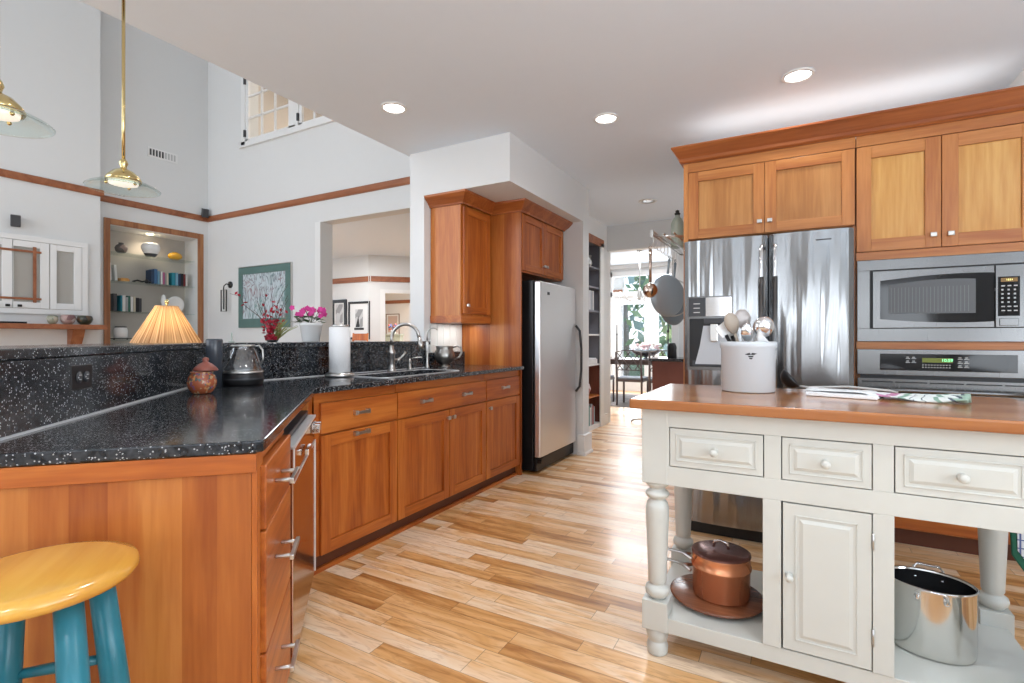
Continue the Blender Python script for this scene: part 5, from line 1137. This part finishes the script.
for k in range(9): p = Vector((rnd.uniform(-.07, .07), rnd.uniform(-.05, .05), .17 + rnd.uniform(0, .04))); c.tube([(0, 0, .11), p * .7 + Vector((0, 0, .04)), p], .0014, M['leaf'], 5)
c.build('stems', r)
for k in range(26):
    c = MB(); cc = Rt * rnd.uniform(-.11, .10) + Fw * rnd.uniform(-.05, .05) + Vector((0, 0, .165 + rnd.uniform(0, .055)))
    for j in range(5):
        a = 2 * PI * j / 5 + k; u = (Rt * math.cos(a) + Up * math.sin(a)); w = (Rt * -math.sin(a) + Up * math.cos(a))
        vs = [c.bm.verts.new(cc + e) for e in (Vector((0, 0, 0)), u * .010 + w * .009 - Fw * .003, u * .020 - Fw * .001, u * .010 - w * .009 - Fw * .003)]; c.faces([c.bm.faces.new(vs)], M['pink'])
    c.build('flower', r)
r = thing('pale_taper', 'small pale candle stub standing behind the glass kettle on the ledge', 'candle', (-2.66, 1.67, 1.126)); c = MB(); c.lathe([(.016, 0), (.016, .004), (.004, .008), (.004, .05), (.001, .055)], mat('green_grey', (.35, .40, .36), .5), n=12); c.build('stick', r)
b = MB(); b.box(-.05, .05, -.03, .03, 0, .03, M['white']); tag(b.build('white_box', None, .003, loc=(-2.72, 2.47, 1.126)), 'small white box on the ledge beside the flower pot', 'box')
# ------------------------------------------------------------------ far hall
def hl(t, off=-.0, z=0):
    p = Vector((-7.71, 7.84)) + hd * t + hn * off; return (p.x, p.y, z)
def picture(label, loc, rz, w, h, fw, mf, mi, mat_w=.05):
    r = thing('framed_picture', label, 'picture', loc, rz); c = MB()
    for (a, bq, cc, d) in ((-w, w, h - fw, h), (-w, w, -h, -h + fw), (-w, -w + fw, -h + fw, h - fw), (w - fw, w, -h + fw, h - fw)): c.box(a, bq, -.03, -.001, cc, d, mf)
    c.build('frame', r); c = MB(); c.box(-w + fw, w - fw, -.015, -.001, -h + fw, h - fw, M['white']); c.build('mount', r)
    k = w - fw - mat_w * 1.3; c = MB(); c.box(-k, k, -.018, -.0155, -h + fw + mat_w * 1.6, h - fw - mat_w, mi); c.build('image', r); return r
gi = multi('grey_photo', (.30, .30, .30), [(.55, .55, .55), (.08, .08, .08)], 6, .6, .4)
pc = picture('black-framed grey photograph of a sail on the hall wall', (-8.03, 7.84, 1.52), 0, .31, .40, .045, M['black'], gi, .12)
c = MB(); c.extrude([(-.10, -.019, -.14), (-.02, -.019, .10), (.02, -.019, -.14)], (0, .0008, 0), M['black']); c.box(-.14, .14, -.0195, -.0186, -.20, -.155, M['black']); c.build('sail', pc)
picture('dark-framed picture partly hidden by the opening jamb in the hall', (-8.62, 7.84, 1.62), 0, .22, .36, .07, M['blackg'], gi, .03)
r = thing('wooden_chair', 'orange-brown wooden chair back rising just over the ledge in the hall', 'chair', (-7.75, 7.35, 0))
cw = M['cherry']
for x in (-.2, .2):
    c = MB(); c.tube([(x, .2, 0), (x, .2, .45), (x, .24, 1.25)], [.018, .02, .018], cw); c.build('leg', r); c = MB(); c.tube([(x, -.2, 0), (x, -.2, .44)], .018, cw); c.build('leg', r)
c = MB(); c.box(-.22, .22, -.22, .22, .44, .47, cw); c.build('seat', r); c = MB(); c.box(-.2, .2, .215, .24, 1.10, 1.24, cw); c.box(-.2, .2, .20, .225, .85, .92, cw); c.build('backrest', r)
r = thing('hall_dresser', 'grey-green dresser in the bright room beyond the hall door', 'dresser', (-10.15, 11.2, -.05), math.radians(30)); dm = mat('sage_paint', (.30, .33, .27), .5)
c = MB(); c.box(-.25, .25, -.25, .25, .05, 1.27, dm); c.box(-.27, .27, -.27, .27, 1.27, 1.31, dm); c.build('body', r, .004)
for k in range(3):
    c = MB(); c.box(-.23, .23, -.262, -.2505, .12 + k * .38, .46 + k * .38, dm); o = c.build('drawer', r, .002); h = MB(); h.ball((0, -.275, .29 + k * .38), .014, M['nickel']); h.build('knob', o)
picture('small thin-framed picture on the far wall of the bright room', (-12.05, 13.3, 1.62), 0, .30, .36, .025, mat('bronze_frame', (.25, .17, .13), .4), mat('beige_art', (.55, .42, .36), .6), .05)
r = thing('blue_flowers', 'bunch of blue and red flowers on the sage dresser', 'flowers', (-10.13, 11.18, 1.262)); c = MB(); c.lathe([(.06, 0), (.08, .06), (.05, .12), (.001, .10)], M['white'], n=16); c.build('vase', r)
bl = mat('blue_petal', (.10, .12, .28), .6)
for cm_, nm in ((bl, 'blue_blooms'), (mat('brick_petal', (.35, .10, .07), .6), 'red_blooms')):
    c = MB(); [c.ball((rnd.uniform(-.16, .16), rnd.uniform(-.1, .1), .14 + rnd.uniform(-.02, .14)), rnd.uniform(.02, .035), cm_, n=8) for k in range(12)]; c.build(nm, r)
# ================================================================== BOOKCASE (in the passage)
r = thing('built_in_bookcase', 'tall built-in bookcase with dark interior in the passage wall past the freezer', 'bookcase', (-2.2, 5.2, 0))
bw = mat('bookcase_grey', (.22, .22, .25), .5); bp_ = wood('bookcase_plum', (.10, .03, .02), (.16, .05, .035), (.22, .08, .05), 'Z')
c = MB(); c.box(-.36, -.345, .0, 1.16, .0, 2.38, bw); c.box(-.345, 0.0, .0005, .02, 0, 2.375, bw); c.box(-.345, 0.0, 1.14, 1.1595, 0, 2.375, bw); c.box(-.345, 0, .02, 1.14, 2.355, 2.379, bw); c.box(-.345, 0, .02, 1.14, .0, .06, M['trimw']); c.build('case', r)
c = MB(); c.box(-.344, -.005, 1.128, 1.1395, .061, .80, bp_); c.box(-.344, -.336, .021, 1.127, .061, .80, bp_); c.build('lower_lining', r)
c = MB(); c.box(.0005, .02, -.06, .06, 0, 2.38, M['trimw']); c.box(.0005, .02, 1.10, 1.22, 0, 2.38, M['trimw']); c.box(.0005, .02, -.06, 1.22, 2.33, 2.43, M['railw']); c.build('casing', r, .002)
SH = (.42, .82, 1.20, 1.50, 1.80, 2.05)
for k, z in enumerate(SH): c = MB(); c.box(-.345, -.01, .021, 1.139, z - .02, z, M['cherryh'] if k == 0 else bw if k > 2 else M['trimw']); c.build('shelf', r)
for i in range(6):
    book('%s book on the bottom of the passage bookcase' % ['cream', 'green', 'white', 'grey', 'red', 'pale blue'][i] + ', %s in the row' % ['first', 'second', 'third', 'fourth', 'fifth', 'sixth'][i], -2.215, 5.92 + i * .045, .062, .042, .26 - .02 * (i % 3), .2, [(.55, .5, .4), (.12, .3, .28), (.7, .7, .7), (.4, .4, .42), (.4, .08, .08), (.3, .45, .5)][i], group='books on the bottom of the passage bookcase')
for i in range(4):
    book('%s book on an upper shelf of the passage bookcase' % ['pale grey', 'white', 'silver grey', 'off-white'][i], -2.215, 5.93 + i * .06, 1.502, .05, .24, .2, [(.5, .52, .55), (.7, .7, .72), (.4, .42, .45), (.62, .62, .6)][i], group='pale books on an upper bookcase shelf')
b = MB(); b.box(-.12, .12, -.16, .16, 0, .06, M['white']); b.box(-.11, .11, -.15, .15, .06, .075, M['paper']); tag(b.build('white_box', None, .003, loc=(-2.335, 6.10, .821)), 'white box lying on the bookcase shelf at counter height', 'box')
vase('round_red_vase', 'round pinkish red vase on the wooden bookcase shelf near the floor', 'vase', -2.33, 6.05, .421, [(.04, 0), (.08, .03), (.10, .09), (.08, .15), (.03, .18), (.035, .19), (.001, .17)], multi('rose_vase', (.35, .10, .10), [(.6, .5, .5)], 10, .6))
vase('glass_vase', 'small silver vase on the topmost bookcase shelf', 'vase', -2.27, 6.08, 2.051, [(.03, 0), (.05, .04), (.03, .10), (.04, .14), (.001, .12)], M['nickel'])
# ================================================================== BACK COUNTER, POT RACK
r = thing('back_counter', 'red-brown base cabinet with dark stone top beside the dining room opening', 'cabinet', (-1.36, 6.02, 0))
c = MB(); c.box(-.10, .62, .02, .57, .08, .875, mat('mulberry_wood', (.23, .075, .05), .4, noise=.3, nscale=8)); c.box(-.08, .6, .06, .57, 0, .08, M['kick']); c.build('body', r)
c = MB(); c.box(-.13, .64, -.02, .57, .876, .912, M['granite']); c.build('top', r, .003)
b = MB(); b.lathe([(.05, 0), (.055, .01), (.05, .10), (.055, .12), (.04, .17), (.03, .18), (.001, .18)], M['black'], n=20); tag(b.build('coffee_grinder', None, loc=(-1.25, 6.12, .913)), 'small black canister on the dark back counter', 'canister')
r = thing('pot_rack', 'steel wall-mounted pot rack with hooks beside the refrigerator cabinet', 'pot rack', (-.66, 3.60, 1.86))
c = MB()
for x in (-.212, -.14, -.07): c.tube([(x, .02, .02), (x, 1.06, .02)], .006, M['nickel'])
c.tube([(-.001, .08, -.002), (-.215, .08, .02)], .008, M['nickel']); c.tube([(-.001, 1.0, -.002), (-.215, 1.0, .02)], .008, M['nickel']); c.tube([(-.215, .02, .045), (-.215, 1.06, .045)], .006, M['nickel']); c.box(-.225, -.205, .005, .02, .0, .05, M['nickel'])
c.build('frame', r)
for k in range(8):
    y = .08 + k * .12; c = MB(); c.tube([(-.215, y, .052), (-.222, y, .04), (-.222, y, -.03), (-.232, y, -.05), (-.245, y, -.045), (-.248, y, -.03)], .003, M['nickel'], 8); c.build('hook', r)
panm = mat('pan_grey', (.36, .43, .48), .45, .35)
def pan(label, name, x, y, ztop, rad, hl_, rz, m, tilt=.10, deep=.04, cat='pan'):
    r = thing(name, label, cat, (x, y, ztop), rz)
    c = MB(); z = -hl_ - rad
    c.lathe([(.001, .0), (rad * .82, .0), (rad, deep), (rad * 1.0, deep + .002), (rad * .80, .004), (.001, .004)], m, (z, 0, 0) if False else (0, 0, 0), 40, axis='Y')
    for v in c.bm.verts: v.co.z += z; v.co.y -= deep / 2
    c.build('body', r)
    c = MB(); c.tube([(0, deep / 2, -hl_ + .005), (0, .01, -hl_ * .6), (0, 0, -.03)], [.011, .009, .011], m); c.tube([(0, 0, -.03), (.012, 0, -.015), (0, 0, 0), (-.012, 0, -.015)], .003, m, closed=True, n=6); c.build('handle', r)
    return r
pan('large blue-grey frying pan hanging nearest on the pot rack', 'frying_pan', -.90, 4.30, 1.83, .175, .155, math.radians(52), panm)
pan('second frying pan hanging behind the large blue-grey one on the rack', 'frying_pan', -.90, 4.54, 1.83, .17, .23, math.radians(60), mat('pan_dark', (.22, .27, .31), .45, .4))
r = thing('pan_lid', 'round steel lid rim hanging lowest behind the frying pan', 'lid', (-.90, 4.42, 1.83), math.radians(25)); c = MB(); c.tube([(.155 * math.cos(2 * PI * k / 32), 0, -.34 + .155 * math.sin(2 * PI * k / 32)) for k in range(32)], .005, M['nickel'], 6, closed=True); c.tube([(0, 0, -.19), (0, 0, 0)], .004, M['nickel']); c.tube([(-.155, 0, -.34), (.155, 0, -.34)], .003, M['nickel']); c.build('rim', r)
pan('small copper-bottomed pan hanging left of the frying pans', 'small_pan', -.908, 3.70, 1.82, .053, .27, math.radians(15), mat('copper_steel', (.55, .45, .38), .2, 1.0), deep=.05)
r = thing('enamel_canister', 'tall grey-green bottle with black stopper standing on the pot rack', 'canister', (-.835, 4.30, 1.890)); c = MB(); c.lathe([(.05, 0), (.052, .01), (.05, .20), (.035, .235), (.018, .25), (.018, .265)], mat('celadon', (.36, .40, .33), .35), n=24); c.build('body', r); c = MB(); c.lathe([(.02, .266), (.024, .28), (.012, .29), (.018, .30), (.001, .31)], M['black']); c.build('stopper', r)
# ================================================================== DINING ROOM
tb = mat('table_wood', (.10, .055, .045), .3, noise=.3); chm = mat('chair_wood', (.10, .07, .065), .35)
r = thing('dining_table', 'dark rectangular dining table beyond the passage', 'table', (-2.45, 9.35, 0.0125))
c = MB(); c.box(-.95, .85, -.45, .45, .72, .755, tb); c.box(-.85, .75, -.38, .38, .66, .72, tb); c.build('top', r, .004)
for x in (-.8, .7):
    for y in (-.33, .33): c = MB(); c.box(x - .035, x + .035, y - .035, y + .035, 0, .66, tb); c.build('leg', r)
r = thing('dining_chair', 'dark lattice-back dining chair at the near left side of the table', 'chair', (-2.42, 8.62, 0.0125), 0, 'lattice-back dining chairs')
for x in (-.21, .21):
    c = MB(); c.tube([(x, -.20, 0), (x, -.20, .45), (x, -.26, .90)], [.016, .019, .016], chm); c.build('leg', r); c = MB(); c.tube([(x, .2, 0), (x, .2, .43)], .018, chm); c.build('leg', r)
c = MB(); c.box(-.225, .225, -.215, .225, .40, .44, chm); c.build('seat_frame', r); c = MB(); c.box(-.22, .22, -.20, .22, .44, .475, mat('seat_pad', (.22, .24, .27), .8)); c.build('cushion', r, .012)
c = MB(); yb_ = lambda z: -.20 - .06 * (z - .45) / .45
def seg(x0, z0, x1, z1): c.tube([(x0, yb_(z0), z0), (x1, yb_(z1), z1)], .009, chm, 6)
seg(-.21, .60, .21, .60); seg(-.21, .90, -.08, .93); seg(-.08, .93, .08, .93); seg(.08, .93, .21, .90)
for a in ((-.21, .60, .03, .91), (.21, .60, -.03, .91), (-.10, .60, -.21, .75), (.10, .60, .21, .75), (-.05, .60, .18, .88), (.05, .60, -.18, .88), (-.21, .75, -.10, .91), (.21, .75, .10, .91)): seg(*a)
c.build('lattice_back', r)
ch = r
dup(ch, (-1.90, 8.60, 0.0125), math.radians(12), 'dark lattice-back dining chair at the near right side of the table')
dup(ch, (-3.05, 8.65, 0.0125), math.radians(-5), 'dark lattice-back dining chair hidden partly by the passage wall')
r = thing('flower_bowl', 'silver-blue footed bowl of pale pink flowers on the dining table', 'flowers', (-2.35, 9.25, .7685)); c = MB(); c.lathe([(.09, 0), (.03, .02), (.03, .04), (.20, .09), (.30, .17), (.29, .175), (.18, .10), (.001, .07)], mat('blue_silver', (.35, .42, .47), .25, .8), n=32); c.build('bowl', r)
c = MB(); [c.ball((rnd.uniform(-.24, .24), rnd.uniform(-.15, .15), .17 + rnd.uniform(0, .09)), rnd.uniform(.025, .045), M['white'] if k % 2 else mat('pale_pink', (.62, .42, .42), .7), n=8) for k in range(34)]; c.build('blooms', r)
for (x, y, hh, lb) in ((-2.86, 9.15, .62, 'tall thin dark candlestick at the left end of the dining table'),):
    vase('candlestick', lb, 'candlestick', x, y, .7685, [(.05, 0), (.05, .01), (.012, .03), (.010, hh * .7), (.018, hh * .72), (.008, hh * .75), (.007, hh), (.001, hh + .01)], M['black'], 14)
vase('tall_candlestick', 'tall slim black stand in front of the right french door', 'candlestick', -2.18, 10.3, 0.0, [(.12, 0), (.12, .02), (.015, .05), (.012, 1.25), (.03, 1.28), (.012, 1.33), (.010, 1.55), (.001, 1.56)], M['black'], 14)
rm = mat('rug_pattern', (.45, .40, .38), .95, noise=.8, nscale=9); b = MB(); b.box(-3.9, -1.3, 8.3, 10.2, .0005, .012, rm); tag(b.build('area_rug'), 'pale patterned rug under the dining table', 'rug')
r = thing('chandelier', 'slender grey chandelier hanging over the dining table', 'chandelier', (-2.45, 9.2, 1.88))
c = MB(); c.tube([(0, 0, .16), (0, 0, .86)], .008, M['nickel']); c.lathe([(.05, .83), (.05, .858)], M['nickel']); c.lathe([(.02, -.05), (.045, 0), (.05, .05), (.03, .10), (.04, .15), (.012, .18)], M['nickel'], n=20); c.build('stem', r)
for k in range(6):
    a = k * PI / 3; c = MB(); c.tube([(.03 * math.cos(a), .03 * math.sin(a), .02), (.15 * math.cos(a), .15 * math.sin(a), -.07), (.30 * math.cos(a), .30 * math.sin(a), -.05), (.36 * math.cos(a), .36 * math.sin(a), .03)], .007, M['nickel']); o = c.build('arm', r)
    c = MB(); c.lathe([(.03, .03), (.035, .04), (.012, .045), (.011, .12), (.001, .125)], M['white'], (.36 * math.cos(a), .36 * math.sin(a), 0), 12); c.build('candle', o)
r = thing('scroll_foot', 'pale curled metal stand on the floor beside the dining chairs', 'stand', (-1.73, 6.9, 0)); c = MB(); [c.tube([(0, 0, .02), (sx * .1, .02, .05), (sx * .2, .0, .03), (sx * .22, -.02, .01)], .012, M['nickel']) for sx in (-1, 1)]; c.tube([(0, 0, .01), (0, 0, .2)], .012, M['nickel']); c.build('base', r)
